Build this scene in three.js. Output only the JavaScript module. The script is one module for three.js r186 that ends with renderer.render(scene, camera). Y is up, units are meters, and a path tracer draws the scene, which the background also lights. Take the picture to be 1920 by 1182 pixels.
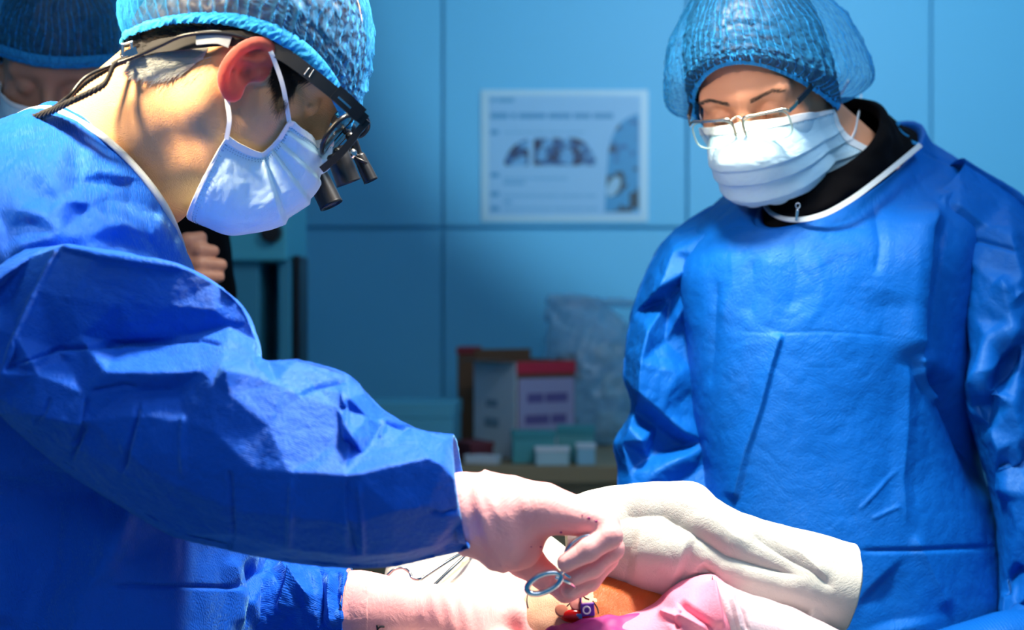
import * as THREE from 'three';
import { mergeGeometries, mergeVertices } from 'three/addons/utils/BufferGeometryUtils.js';
import { RoundedBoxGeometry } from 'three/addons/geometries/RoundedBoxGeometry.js';
import { ImprovedNoise } from 'three/addons/math/ImprovedNoise.js';
import { RectAreaLightUniformsLib } from 'three/addons/lights/RectAreaLightUniformsLib.js';

// ---------------------------------------------------------------- camera, exposure
const scene = new THREE.Scene();
scene.background = new THREE.Color(0x000000);
const EYE = 1.3, FPX = 2667;                      // eye height in metres, focal length in pixels of a 1920 x 1182 frame
const camera = new THREE.PerspectiveCamera(2 * Math.atan(591 / FPX) * 180 / Math.PI, 1920 / 1182, 0.05, 30);
camera.position.set(0, EYE, 0);
camera.lookAt(0, EYE, -1);
camera.focus = 1.46;
camera.userData.fStop = 3.8;
const renderer = new THREE.WebGLRenderer({ antialias: true });
renderer.toneMapping = THREE.LinearToneMapping;
renderer.toneMappingExposure = 1.0;
renderer.shadowMap.enabled = true;
RectAreaLightUniformsLib.init();

// ---------------------------------------------------------------- the lamps of the room
// two operating lamps on ceiling arms and ceiling panels; each fitting is built further down round its light
function spot(x, y, z, tx, ty, tz, color, power, angle, soft, penumbra = 0.6) {
  const l = new THREE.SpotLight(color, power, 0, angle, penumbra, 2);
  l.position.set(x, y, z); l.target.position.set(tx, ty, tz);
  l.castShadow = true; l.shadow.radius = soft; l.shadow.mapSize.set(2048, 2048);
  scene.add(l, l.target);
  return l;
}
function panelLight(x, y, z, w, h, color, power) {
  const l = new THREE.RectAreaLight(color, power, w, h);
  l.position.set(x, y, z); l.rotation.x = -Math.PI / 2;
  scene.add(l);
  return l;
}
const LAMPS = [
  { at: [0.14, 2.15, -1.36], to: [0.04, 1.0, -1.34], color: 0xfff3e0, power: 14, cone: 0.85, soft: 4, penumbra: 0.4, name: 'round white operating lamp hanging above the patient drapes' },
  { at: [-0.75, 2.2, -0.9], to: [-0.385, 1.53, -1.38], color: 0xffe6bd, power: 30, cone: 0.24, soft: 4, penumbra: 0.8, name: 'round white operating lamp hanging behind the loupe-wearing surgeon' },
  { at: [-0.9, 2.12, -0.2], to: [0.34, 1.5, -1.75], color: 0xfff0dc, power: 6.5, cone: 0.19, soft: 4, penumbra: 0.7, name: 'round white operating lamp aimed at the standing surgeon' },
  { at: [0.95, 2.32, -2.0], to: [0.86, 2.46, -4.2], color: 0xd6ecff, power: 9.5, cone: 0.6, soft: 2, penumbra: 0.18, name: 'round white operating lamp turned toward the back wall' },
];
for (const L of LAMPS) L.light = spot(...L.at, ...L.to, L.color, L.power, L.cone, L.soft, L.penumbra);
const PANELS = [
  { at: [0.85, 2.72, -1.05], size: [0.6, 0.6], color: 0xd6ecff, power: 15, name: 'square ceiling light panel in front of the standing surgeon' },
  { at: [0.2, 2.72, 0.8], size: [1.0, 0.6], color: 0xeaf2ff, power: 6.5, name: 'wide rectangular ceiling light panel nearest the room\'s front wall' },
];
for (const L of PANELS) L.light = panelLight(...L.at, ...L.size, L.color, L.power);

// ---------------------------------------------------------------- helpers
let seed = 7;
const rnd = () => { seed = (seed * 1664525 + 1013904223) >>> 0; return seed / 4294967296; };
const rr = (a, b) => a + (b - a) * rnd();
const perlin = new ImprovedNoise();
const noise = (x, y, z) => perlin.noise(x + 31.7, y + 17.3, z + 53.1);
const clamp = (x, a = 0, b = 1) => Math.min(b, Math.max(a, x));
const lerp = (a, b, t) => a + (b - a) * t;
const smooth = (a, b, x) => { const t = clamp((x - a) / (b - a)); return t * t * (3 - 2 * t); };
const V = (x, y, z) => new THREE.Vector3(x, y, z);
const P = (px, py, d) => V((px - 960) / FPX * d, EYE - (py - 591) / FPX * d, -d);   // a point that stands d metres away
const names = new Map();
function numbered(name) { const n = names.get(name) ?? 0; names.set(name, n + 1); return n ? `${name}_${String(n).padStart(3, '0')}` : name; }
function lit(o) { o.castShadow = true; o.receiveShadow = true; return o; }
function thing(name, label, category, group) {
  const o = new THREE.Group(); o.name = numbered(name); scene.add(o);
  o.userData = { label, category }; if (group) o.userData.group = group;
  return o;
}
function mesh(name, geo, m, parent) { const o = lit(new THREE.Mesh(geo, m)); o.name = name; parent.add(o); return o; }
function single(name, geo, m, label, category, group) {
  const o = lit(new THREE.Mesh(geo, m)); o.name = numbered(name); scene.add(o);
  o.userData = { label, category }; if (group) o.userData.group = group;
  return o;
}
function struct(name, geo, m) { const o = lit(new THREE.Mesh(geo, m)); o.name = name; o.userData.kind = 'structure'; scene.add(o); return o; }
function structGroup(name) { const o = new THREE.Group(); o.name = name; o.userData.kind = 'structure'; scene.add(o); return o; }
const merge = (list) => mergeGeometries(list.map((g) => { const h = g.index ? g.toNonIndexed() : g.clone(); for (const k of Object.keys(h.attributes)) if (!['position', 'normal', 'uv'].includes(k)) h.deleteAttribute(k); if (!h.attributes.uv) h.setAttribute('uv', new THREE.BufferAttribute(new Float32Array(h.attributes.position.count * 2), 2)); return h; }));
const box = (w, h, d, r = 0.002) => new RoundedBoxGeometry(w, h, d, 2, Math.min(r, w / 2.1, h / 2.1, d / 2.1));
const boxAt = (x, y, z, w, h, d, r) => box(w, h, d, r).translate(x, y, z);
const curve = (pts, closed = false) => new THREE.CatmullRomCurve3(pts, closed, 'centripetal');
const tube = (pts, r, n = 60, seg = 10, closed = false) => new THREE.TubeGeometry(curve(pts, closed), n, r, seg, closed);
const ball = (p, r) => new THREE.SphereGeometry(r, 14, 10).translate(p.x, p.y, p.z);
function capTube(pts, r, n = 60, seg = 10) { return merge([tube(pts, r, n, seg), ball(pts[0], r), ball(pts[pts.length - 1], r)]); }
// a flat band swept along points; `side` gives the way its flat face points
function ribbon(pts, w, t, side, n = 60) {
  const c = curve(pts), pos = [], uv = [], idx = [];
  const ww = typeof w === 'function' ? w : () => w;
  for (let i = 0; i <= n; i++) {
    const u = i / n, p = c.getPoint(u), T = c.getTangent(u), N = (typeof side === 'function' ? side(u, p) : side).clone();
    N.addScaledVector(T, -N.dot(T)).normalize();
    const B = T.clone().cross(N), h = ww(u) / 2;
    for (const [a, b] of [[-1, -1], [1, -1], [1, 1], [-1, 1]]) { const q = p.clone().addScaledVector(B, a * h).addScaledVector(N, b * t / 2); pos.push(q.x, q.y, q.z); uv.push(u, (a + 1) / 2); }
    if (i) for (let k = 0; k < 4; k++) { const a = (i - 1) * 4 + k, b = (i - 1) * 4 + (k + 1) % 4, d = i * 4 + k, e = i * 4 + (k + 1) % 4; idx.push(a, b, e, a, e, d); }
  }
  const L = n * 4; idx.push(0, 2, 1, 0, 3, 2, L, L + 1, L + 2, L, L + 2, L + 3);
  const g = new THREE.BufferGeometry();
  g.setAttribute('position', new THREE.Float32BufferAttribute(pos, 3)); g.setAttribute('uv', new THREE.Float32BufferAttribute(uv, 2)); g.setIndex(idx);
  const f = g.toNonIndexed(); f.computeVertexNormals(); return f;
}
// catmull-rom through equal-length number arrays
function cr(list, t) {
  const n = list.length - 1, f = clamp(t) * n, i = Math.min(n - 1, Math.floor(f)), u = f - i;
  const a = list[Math.max(0, i - 1)], b = list[i], c = list[i + 1], d = list[Math.min(n, i + 2)];
  return b.map((_, k) => { const m0 = (c[k] - a[k]) / 2, m1 = (d[k] - b[k]) / 2, u2 = u * u, u3 = u2 * u; return (2 * u3 - 3 * u2 + 1) * b[k] + (u3 - 2 * u2 + u) * m0 + (-2 * u3 + 3 * u2) * c[k] + (u3 - u2) * m1; });
}
// ---------------------------------------------------------------- cloth: lofted tubes with folds
// A fold is a line on the front of the cloth, given like P() by where it is seen: k 'r' ridge, 'v' crease, 'g' soft swell, 's' overlap that drops on its right-hand side
function foldSum(folds, px, py) {
  let sum = 0;
  for (const f of folds) {
    if (px < f.x0 || px > f.x1 || py < f.y0 || py > f.y1) continue;
    let best = 1e9, at = 0, sign = 1, run = 0;
    const q = f.p;
    for (let i = 0; i + 1 < q.length; i++) {
      const ax = q[i][0], ay = q[i][1], dx = q[i + 1][0] - ax, dy = q[i + 1][1] - ay, L2 = dx * dx + dy * dy, L = Math.sqrt(L2);
      const t = clamp(((px - ax) * dx + (py - ay) * dy) / L2), ex = px - ax - dx * t, ey = py - ay - dy * t, d = ex * ex + ey * ey;
      if (d < best) { best = d; at = run + t * L; sign = dx * (py - ay) - dy * (px - ax) > 0 ? -1 : 1; }
      run += L;
    }
    const s = Math.sqrt(best), u = at / run;
    const end = smooth(0, f.e0, u) * smooth(0, f.e1, 1 - u);
    let v = 0;
    if (f.k === 'g') v = Math.exp(-(s * s) / (f.w * f.w));
    else if (f.k === 's') v = sign > 0 ? Math.pow(clamp(1 - s / f.w), 1.7) : Math.pow(clamp(1 - s / f.w2), 1.3);
    else { const r = clamp(1 - s / f.w); v = f.k === 'v' ? -r * r : r * Math.sqrt(r); }
    sum += f.a * v * end;
  }
  return sum;
}
const F = (k, a, w, p, o = {}) => {
  const w2 = o.w2 ?? 5, reach = Math.max(k === 'g' ? w * 2.2 : w, k === 's' ? w2 : 0), xs = p.map((q) => q[0]), ys = p.map((q) => q[1]);
  return { k, a, w, w2, p, e0: o.e0 ?? 0.18, e1: o.e1 ?? 0.18, x0: Math.min(...xs) - reach, x1: Math.max(...xs) + reach, y0: Math.min(...ys) - reach, y1: Math.max(...ys) + reach };
};
const crumple = (x, y, z, s) => (Math.abs(noise(x / s, y / s, z / s)) + 0.5 * Math.abs(noise(x / s * 2.1 + 7, y / s * 2.1, z / s * 2.1)));
const outline = (A, B, d, h, o = {}) => ({ c: P(A[0], A[1], d).add(P(B[0], B[1], d)).multiplyScalar(0.5), U: P(A[0], A[1], d).sub(P(B[0], B[1], d)).multiplyScalar(0.5), V: o.V ?? V(0, 0, h) });
// a surface through scattered points [px, py, distance]: Delaunay triangles, read as a distance at px, py
function facets(pts) {
  const P0 = pts.map((p) => [p[0], p[1]]), n = P0.length; P0.push([-9000, -9000], [9000, -9000], [0, 18000]);
  let tri = [[n, n + 1, n + 2]];
  const circ = (t) => { const [a, b, c] = t.map((k) => P0[k]), d = 2 * (a[0] * (b[1] - c[1]) + b[0] * (c[1] - a[1]) + c[0] * (a[1] - b[1])), A = a[0] * a[0] + a[1] * a[1], B = b[0] * b[0] + b[1] * b[1], C = c[0] * c[0] + c[1] * c[1], x = (A * (b[1] - c[1]) + B * (c[1] - a[1]) + C * (a[1] - b[1])) / d, y = (A * (c[0] - b[0]) + B * (a[0] - c[0]) + C * (b[0] - a[0])) / d; return [x, y, (x - a[0]) ** 2 + (y - a[1]) ** 2]; };
  let cs = tri.map(circ);
  for (let k = 0; k < n; k++) {
    const edges = new Map(), keep = [], kc = [];
    tri.forEach((t, i) => { const c = cs[i]; if ((P0[k][0] - c[0]) ** 2 + (P0[k][1] - c[1]) ** 2 < c[2]) for (const [a, b] of [[0, 1], [1, 2], [2, 0]]) { const e = [t[a], t[b]], key = Math.min(...e) + '_' + Math.max(...e); edges.has(key) ? edges.set(key, null) : edges.set(key, e); } else { keep.push(t); kc.push(c); } });
    for (const e of edges.values()) if (e) { const t = [e[0], e[1], k]; keep.push(t); kc.push(circ(t)); }
    tri = keep; cs = kc;
  }
  tri = tri.filter((t) => t.every((k) => k < n));
  const boxes = tri.map((t) => { const xs = t.map((k) => P0[k][0]), ys = t.map((k) => P0[k][1]); return [Math.min(...xs), Math.max(...xs), Math.min(...ys), Math.max(...ys)]; });
  let last = 0;
  const within = (i, x, y) => { const q = boxes[i]; if (x < q[0] || x > q[1] || y < q[2] || y > q[3]) return null; const [a, b, c] = tri[i].map((k) => pts[k]), d = (b[1] - c[1]) * (a[0] - c[0]) + (c[0] - b[0]) * (a[1] - c[1]), u = ((b[1] - c[1]) * (x - c[0]) + (c[0] - b[0]) * (y - c[1])) / d, v = ((c[1] - a[1]) * (x - c[0]) + (a[0] - c[0]) * (y - c[1])) / d, w = 1 - u - v; return u < -1e-6 || v < -1e-6 || w < -1e-6 ? null : u * a[2] + v * b[2] + w * c[2]; };
  return (x, y) => { let r = within(last, x, y); if (r !== null) return r; for (let i = 0; i < tri.length; i++) { r = within(i, x, y); if (r !== null) { last = i; return r; } } return null; };
}
function loft(st, { nu = 200, nv = 200, frontShare = 0.68, e = 2, folds = [], wrinkle = null, hem = 0, hem0 = 0, tin = null, tinWeight = null, tinSmooth = 5, crease = null, creaseSmooth = 4 } = {}) {
  const rows = st.map((s) => [s.c.x, s.c.y, s.c.z, s.U.x, s.U.y, s.U.z, s.V.x, s.V.y, s.V.z]);
  const sizes = []; let total = 0;
  for (let i = 0; i + 1 < st.length; i++) { const L = Math.max(st[i].c.distanceTo(st[i + 1].c), st[i].c.clone().add(st[i].U).distanceTo(st[i + 1].c.clone().add(st[i + 1].U)) * 0.7, 0.004); sizes.push(L); total += L; }
  const at = (v) => { let L = v * total, i = 0; while (i < sizes.length - 1 && L > sizes[i]) L -= sizes[i++]; return (i + clamp(L / sizes[i])) / sizes.length; };
  const nf = Math.round(nu * frontShare), angles = [];
  for (let i = 0; i < nf; i++) angles.push(Math.PI * i / nf);
  for (let i = 0; i < nu - nf; i++) angles.push(Math.PI + Math.PI * i / (nu - nf));
  const sg = (x) => Math.sign(x) * Math.pow(Math.abs(x), 2 / e);
  const rings = [];
  for (let j = 0; j <= nv; j++) rings.push(cr(rows, at(j / nv)));
  const list = rings.map((r) => [r, 1, 0]);
  if (hem) { const last = rings[nv], prev = rings[nv - 3]; for (const [k, b] of [[0.97, 0], [0.95, 0.6], [0.93, 2], [0.9, 6]]) list.push([last.map((x, i) => (i < 3 ? x + (prev[i] - x) * b : x)), 1 - (1 - k) * hem, 1]); }
  if (hem0) { const last = rings[0], prev = rings[3]; for (const [k, b] of [[0.97, 0], [0.95, 0.6], [0.93, 2], [0.9, 6]]) list.unshift([last.map((x, i) => (i < 3 ? x + (prev[i] - x) * b : x)), 1 - (1 - k) * hem0, 1]); }
  const W = nu + 1, pos = new Float32Array(list.length * W * 3), uv = new Float32Array(list.length * W * 2), idx = [];
  let run = 0;
  list.forEach(([r, k], j) => {
    if (j) run += Math.hypot(r[0] - list[j - 1][0][0], r[1] - list[j - 1][0][1], r[2] - list[j - 1][0][2]);
    const per = Math.PI * (Math.hypot(r[3], r[4], r[5]) + Math.hypot(r[6], r[7], r[8]));
    for (let i = 0; i <= nu; i++) {
      const a = i === nu ? 2 * Math.PI : angles[i], c = sg(Math.cos(a)) * k, s = sg(Math.sin(a)) * k, o = (j * W + i) * 3;
      for (let q = 0; q < 3; q++) pos[o + q] = r[q] + r[3 + q] * c + r[6 + q] * s;
      uv[(j * W + i) * 2] = a / (2 * Math.PI) * per; uv[(j * W + i) * 2 + 1] = run;
      if (j && i < nu) { const p = (j - 1) * W + i, n = j * W + i; idx.push(p, p + 1, n + 1, p, n + 1, n); }
    }
  });
  const g = new THREE.BufferGeometry();
  g.setAttribute('position', new THREE.BufferAttribute(pos, 3)); g.setAttribute('uv', new THREE.BufferAttribute(uv, 2)); g.setIndex(idx);
  seamNormals(g, W, list.length);
  // which way is out
  const nrm = g.attributes.normal.array; let out = 0;
  list.forEach(([r, , inner], j) => { if (!inner) for (let i = 0; i < nu; i += 7) { const o = (j * W + i) * 3; out += nrm[o] * (pos[o] - r[0]) + nrm[o + 1] * (pos[o + 1] - r[1]) + nrm[o + 2] * (pos[o + 2] - r[2]); } });
  if (out < 0) { for (let i = 0; i < idx.length; i += 3) { const t = idx[i]; idx[i] = idx[i + 1]; idx[i + 1] = t; } g.setIndex(idx); seamNormals(g, W, list.length); }
  const carve = (pts, weight, soften, relative) => {         // the front becomes the folded planes of the cloth
    const f = facets(pts), R = list.length, sh = new Float32Array(R * W);
    for (let j = 0; j < R; j++) if (!list[j][2]) {
      let first = -1, end = -1;
      for (let i = 0; i <= nf; i++) {
        const o = (j * W + i) * 3, z = pos[o + 2], px = 960 - FPX * pos[o] / z, py = 591 + FPX * (pos[o + 1] - EYE) / z, D = f(px, py);
        if (D !== null) { sh[j * W + i] = (relative ? D / z : D / -z - 1) * (weight ? weight(px, py) : 1); if (first < 0) first = i; end = i; }
      }
      if (first >= 0) { for (let i = 0; i < first; i++) sh[j * W + i] = sh[j * W + first] * i / first; for (let i = end + 1; i <= nf; i++) sh[j * W + i] = sh[j * W + end] * (nf - i) / (nf - end); }
    }
    for (let k = 0; k < soften; k++) { const q = sh.slice(); for (let j = 1; j < R - 1; j++) if (!list[j][2]) for (let i = 1; i < nf; i++) { const a = j * W + i; sh[a] = 0.25 * q[a] + 0.125 * (q[a - 1] + q[a + 1] + q[a - W] + q[a + W]) + 0.0625 * (q[a - W - 1] + q[a - W + 1] + q[a + W - 1] + q[a + W + 1]); } }
    for (let a = 0; a < R * W; a++) if (sh[a]) { const k = 1 + sh[a]; pos[a * 3] *= k; pos[a * 3 + 1] = EYE + (pos[a * 3 + 1] - EYE) * k; pos[a * 3 + 2] *= k; }
    seamNormals(g, W, R);
  };
  if (tin) carve(tin, tinWeight, tinSmooth, false);
  if (crease) carve(crease, null, creaseSmooth, true);
  const base = pos.slice(), n0 = g.attributes.normal.array.slice();
  for (let j = 0; j < list.length; j++) if (!list[j][2]) for (let i = 0; i <= nu; i++) {
    const o = (j * W + i) * 3, x = base[o], y = base[o + 1], z = base[o + 2], L = Math.hypot(x, y - EYE, z);
    const face = -(n0[o] * x + n0[o + 1] * (y - EYE) + n0[o + 2] * z) / L, w = smooth(-0.05, 0.4, face);
    let s = w > 0 && folds.length ? w * foldSum(folds, 960 - FPX * x / z, 591 + FPX * (y - EYE) / z) : 0;
    if (wrinkle) s += wrinkle(x, y, z, face, j / list.length);
    for (let q = 0; q < 3; q++) pos[o + q] = base[o + q] + n0[o + q] * s;
  }
  seamNormals(g, W, list.length);
  return g;
}
function seamNormals(g, W, rows) {
  g.computeVertexNormals();
  const n = g.attributes.normal.array;
  for (let j = 0; j < rows; j++) {
    const a = j * W * 3, b = (j * W + W - 1) * 3; let x = n[a] + n[b], y = n[a + 1] + n[b + 1], z = n[a + 2] + n[b + 2]; const L = Math.hypot(x, y, z) || 1;
    for (const o of [a, b]) { n[o] = x / L; n[o + 1] = y / L; n[o + 2] = z / L; }
  }
}
// a sheet over a grid of points; thick gives it an underside
function sheet(f, nu, nv, thick = 0, uvScale = [1, 1]) {
  const pos = [], uv = [], idx = [], W = nu + 1;
  for (let j = 0; j <= nv; j++) for (let i = 0; i <= nu; i++) { const p = f(i / nu, j / nv); pos.push(p.x, p.y, p.z); uv.push(i / nu * uvScale[0], j / nv * uvScale[1]); }
  for (let j = 0; j < nv; j++) for (let i = 0; i < nu; i++) { const a = j * W + i; idx.push(a, a + 1, a + W + 1, a, a + W + 1, a + W); }
  const g = new THREE.BufferGeometry();
  g.setAttribute('position', new THREE.Float32BufferAttribute(pos, 3)); g.setAttribute('uv', new THREE.Float32BufferAttribute(uv, 2)); g.setIndex(idx); g.computeVertexNormals();
  if (!thick) return g;
  const N = W * (nv + 1), n = g.attributes.normal.array, p2 = pos.slice(), i2 = idx.slice();
  for (let k = 0; k < N; k++) { for (let q = 0; q < 3; q++) p2.push(pos[k * 3 + q] - n[k * 3 + q] * thick); uv.push(uv[k * 2], uv[k * 2 + 1]); }
  for (let k = 0; k < idx.length; k += 3) i2.push(N + idx[k], N + idx[k + 2], N + idx[k + 1]);
  const edge = (a, b) => i2.push(a, N + a, b, b, N + a, N + b);
  for (let i = 0; i < nu; i++) { edge(i, i + 1); edge(nv * W + i + 1, nv * W + i); }
  for (let j = 0; j < nv; j++) { edge((j + 1) * W, j * W); edge(j * W + nu, (j + 1) * W + nu); }
  const h = new THREE.BufferGeometry();
  h.setAttribute('position', new THREE.Float32BufferAttribute(p2, 3)); h.setAttribute('uv', new THREE.Float32BufferAttribute(uv, 2)); h.setIndex(i2); h.computeVertexNormals();
  return h;
}
// ---------------------------------------------------------------- solid shapes from distance fields (naive surface nets)
const smin = (a, b, k) => { const h = Math.max(k - Math.abs(a - b), 0) / k; return Math.min(a, b) - h * h * k * 0.25; };
const smax = (a, b, k) => -smin(-a, -b, k);
const len3 = (x, y, z) => Math.sqrt(x * x + y * y + z * z);
function cone(x, y, z, a, b, r1, r2) {
  const dx = b[0] - a[0], dy = b[1] - a[1], dz = b[2] - a[2], px = x - a[0], py = y - a[1], pz = z - a[2];
  const t = clamp((px * dx + py * dy + pz * dz) / (dx * dx + dy * dy + dz * dz + 1e-12));
  return len3(px - dx * t, py - dy * t, pz - dz * t) - (r1 + (r2 - r1) * t);
}
function ell(x, y, z, c, r) {
  const a = (x - c[0]) / r[0], b = (y - c[1]) / r[1], d = (z - c[2]) / r[2], k0 = len3(a, b, d), k1 = len3(a / r[0], b / r[1], d / r[2]);
  return k1 < 1e-9 ? -Math.min(...r) : k0 * (k0 - 1) / k1;
}
function nets(sdf, lo, hi, cell) {
  const n = [0, 1, 2].map((k) => Math.ceil((hi[k] - lo[k]) / cell) + 1), [nx, ny, nz] = n;
  const val = new Float32Array(nx * ny * nz).fill(1), B = 6, at = (i, j, k) => i + nx * (j + ny * k), skipAt = cell * B * 0.95 + cell * 3;
  for (let k0 = 0; k0 < nz; k0 += B) for (let j0 = 0; j0 < ny; j0 += B) for (let i0 = 0; i0 < nx; i0 += B) {
    const d = sdf(lo[0] + (i0 + B / 2) * cell, lo[1] + (j0 + B / 2) * cell, lo[2] + (k0 + B / 2) * cell), far = Math.abs(d) > skipAt;
    for (let k = k0; k < Math.min(k0 + B, nz); k++) for (let j = j0; j < Math.min(j0 + B, ny); j++) for (let i = i0; i < Math.min(i0 + B, nx); i++) val[at(i, j, k)] = far ? d : sdf(lo[0] + i * cell, lo[1] + j * cell, lo[2] + k * cell);
  }
  const vid = new Int32Array(nx * ny * nz).fill(-1), pos = [], idx = [];
  for (let k = 0; k < nz - 1; k++) for (let j = 0; j < ny - 1; j++) for (let i = 0; i < nx - 1; i++) {
    let mask = 0; const c = [];
    for (let q = 0; q < 8; q++) { const v = val[at(i + (q & 1), j + (q >> 1 & 1), k + (q >> 2))]; c.push(v); if (v < 0) mask |= 1 << q; }
    if (mask === 0 || mask === 255) continue;
    let m = 0, x = 0, y = 0, z = 0;
    for (let q = 0; q < 8; q++) for (const b of [1, 2, 4]) if (!(q & b)) {
      const p = q | b; if ((c[q] < 0) === (c[p] < 0)) continue;
      const t = c[q] / (c[q] - c[p]); m++;
      x += (q & 1) + (b === 1 ? t : 0); y += (q >> 1 & 1) + (b === 2 ? t : 0); z += (q >> 2) + (b === 4 ? t : 0);
    }
    vid[at(i, j, k)] = pos.length / 3;
    pos.push(lo[0] + (i + x / m) * cell, lo[1] + (j + y / m) * cell, lo[2] + (k + z / m) * cell);
  }
  const quad = (a, b, c, d, flip) => { if (a < 0 || b < 0 || c < 0 || d < 0) return; if (flip) idx.push(a, c, b, a, d, c); else idx.push(a, b, c, a, c, d); };
  for (let k = 1; k < nz - 1; k++) for (let j = 1; j < ny - 1; j++) for (let i = 1; i < nx - 1; i++) {
    const s = val[at(i, j, k)] < 0;
    if (s !== val[at(i + 1, j, k)] < 0) quad(vid[at(i, j - 1, k - 1)], vid[at(i, j, k - 1)], vid[at(i, j, k)], vid[at(i, j - 1, k)], !s);
    if (s !== val[at(i, j + 1, k)] < 0) quad(vid[at(i - 1, j, k - 1)], vid[at(i, j, k - 1)], vid[at(i, j, k)], vid[at(i - 1, j, k)], s);
    if (s !== val[at(i, j, k + 1)] < 0) quad(vid[at(i - 1, j - 1, k)], vid[at(i, j - 1, k)], vid[at(i, j, k)], vid[at(i - 1, j, k)], !s);
  }
  const g = new THREE.BufferGeometry();
  g.setAttribute('position', new THREE.Float32BufferAttribute(pos, 3)); g.setIndex(idx);
  const uv = new Float32Array(pos.length / 3 * 2); for (let q = 0; q < pos.length / 3; q++) { uv[q * 2] = pos[q * 3] + pos[q * 3 + 2] * 0.7; uv[q * 2 + 1] = pos[q * 3 + 1] + pos[q * 3 + 2] * 0.3; }
  g.setAttribute('uv', new THREE.BufferAttribute(uv, 2));
  g.computeVertexNormals();
  return g;
}
// ---------------------------------------------------------------- materials
function tex(n, m, f, srgb = false) {
  const d = new Uint8Array(n * m * 4);
  for (let j = 0; j < m; j++) for (let i = 0; i < n; i++) { const v = f(i / n, j / m, i, j), c = typeof v === 'number' ? [v, v, v] : v, o = (j * n + i) * 4; for (let q = 0; q < 3; q++) d[o + q] = clamp(Math.round(c[q] * 255), 0, 255); d[o + 3] = 255; }
  const t = new THREE.DataTexture(d, n, m, THREE.RGBAFormat); t.magFilter = THREE.LinearFilter; t.minFilter = THREE.LinearFilter; t.wrapS = t.wrapT = THREE.RepeatWrapping; if (srgb) t.colorSpace = THREE.SRGBColorSpace; t.needsUpdate = true; return t;
}
const wrapNoise = (u, v, fu, fv, z) => { const a = u * 2 * Math.PI, b = v * 2 * Math.PI; return noise(Math.cos(a) * fu / 6.28 + z, Math.sin(a) * fu / 6.28 + Math.cos(b) * fv / 6.28, Math.sin(b) * fv / 6.28 + z * 2.3); };
const rep = (t, x, y) => { const c = t.clone(); c.repeat.set(x, y); c.needsUpdate = true; return c; };
// crepe of the non-woven cloth: fine broken ribs across the cloth, plus a soft mottle
const hashRow = []; for (let i = 0; i < 4096; i++) hashRow.push(rnd());
const crepe = tex(512, 512, (v, u, i, j) => { const rib = 0.5 + 0.5 * Math.sin((v * 64 + 0.9 * wrapNoise(u, v, 9, 20, 3)) * 2 * Math.PI); const breaks = 0.5 + 0.9 * wrapNoise(u, v, 40, 110, 1); return 0.25 + 0.35 * rib * breaks + 0.22 * wrapNoise(u, v, 60, 60, 5) + 0.12 * (hashRow[(i * 73 + j * 149) & 4095] - 0.5) + 0.1; });
const pebble = tex(512, 512, (u, v, i, j) => 0.5 + 0.35 * wrapNoise(u, v, 90, 90, 2) + 0.25 * wrapNoise(u, v, 30, 30, 8) + 0.12 * (hashRow[(i * 31 + j * 211) & 4095] - 0.5));
const soft = tex(256, 256, (u, v) => 0.5 + 0.5 * wrapNoise(u, v, 14, 14, 4) + 0.25 * wrapNoise(u, v, 40, 40, 6));
const M = {};
const rgb = (r, g, b) => new THREE.Color().setRGB(r, g, b);
const std = (r, g, b, rough, o = {}) => new THREE.MeshPhysicalMaterial({ color: rgb(r, g, b), roughness: rough, side: THREE.DoubleSide, ...o });
M.gown = std(0.0005, 0.08, 0.56, 0.6, { bumpMap: rep(crepe, 8, 8), bumpScale: 0.0011, specularIntensity: 0.7, specularColor: rgb(0.5, 0.9, 1), sheen: 0.9, sheenColor: rgb(0.35, 0.85, 1), sheenRoughness: 0.7 });
M.gownPlain = std(0.0005, 0.095, 0.44, 0.5, { specularIntensity: 0.7, specularColor: rgb(0.5, 0.9, 1), bumpMap: rep(pebble, 9, 9), bumpScale: 0.0006 });
M.binding = std(0.6, 0.7, 0.78, 0.8, { bumpMap: rep(pebble, 20, 20), bumpScale: 0.0004 });
M.skin = std(0.74, 0.38, 0.18, 0.5, { bumpMap: rep(pebble, 26, 26), bumpScale: 0.0005 });
M.skinFair = std(0.82, 0.36, 0.2, 0.5, { bumpMap: rep(pebble, 26, 26), bumpScale: 0.0004 });
M.skinTan = std(0.5, 0.24, 0.15, 0.5);
M.ear = std(0.75, 0.16, 0.11, 0.9, { transmission: 0.5, thickness: 0 });
M.hair = std(0.012, 0.011, 0.012, 0.45);
M.hairGrey = std(0.5, 0.52, 0.5, 0.5);
M.brow = std(0.03, 0.018, 0.013, 0.6);
M.mask = std(0.6, 0.85, 0.98, 0.85, { specularIntensity: 0.3, bumpMap: rep(pebble, 24, 24), bumpScale: 0.0003 });
M.maskWhite = std(0.85, 0.9, 0.93, 0.75);
M.stitch = std(0.12, 0.3, 0.45, 0.8);
const weave = tex(1024, 256, (u, v, i, j) => { const q = u * 70 + 0.5 * wrapNoise(u, v, 30, 6, 2), f = Math.abs(q - Math.floor(q) - 0.5) * 2; return 0.27 + 0.6 * Math.pow(1 - f, 6) * (0.5 + 0.8 * Math.abs(wrapNoise(u, v, 40, 5, 7))) + 0.16 * wrapNoise(u, v, 160, 60, 4) + 0.1 * (hashRow[(i * 57 + j * 133) & 4095] - 0.5); });
M.cap = std(0.008, 0.34, 0.82, 0.75, { alphaMap: weave, transparent: true, bumpMap: rep(pebble, 16, 16), bumpScale: 0.0006 });
M.capBand = std(0.015, 0.38, 0.85, 0.8, { bumpMap: rep(pebble, 16, 16), bumpScale: 0.0006 });
M.loop = std(0.85, 0.88, 0.9, 0.7);
M.black = std(0.008, 0.008, 0.01, 0.35);
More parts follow.
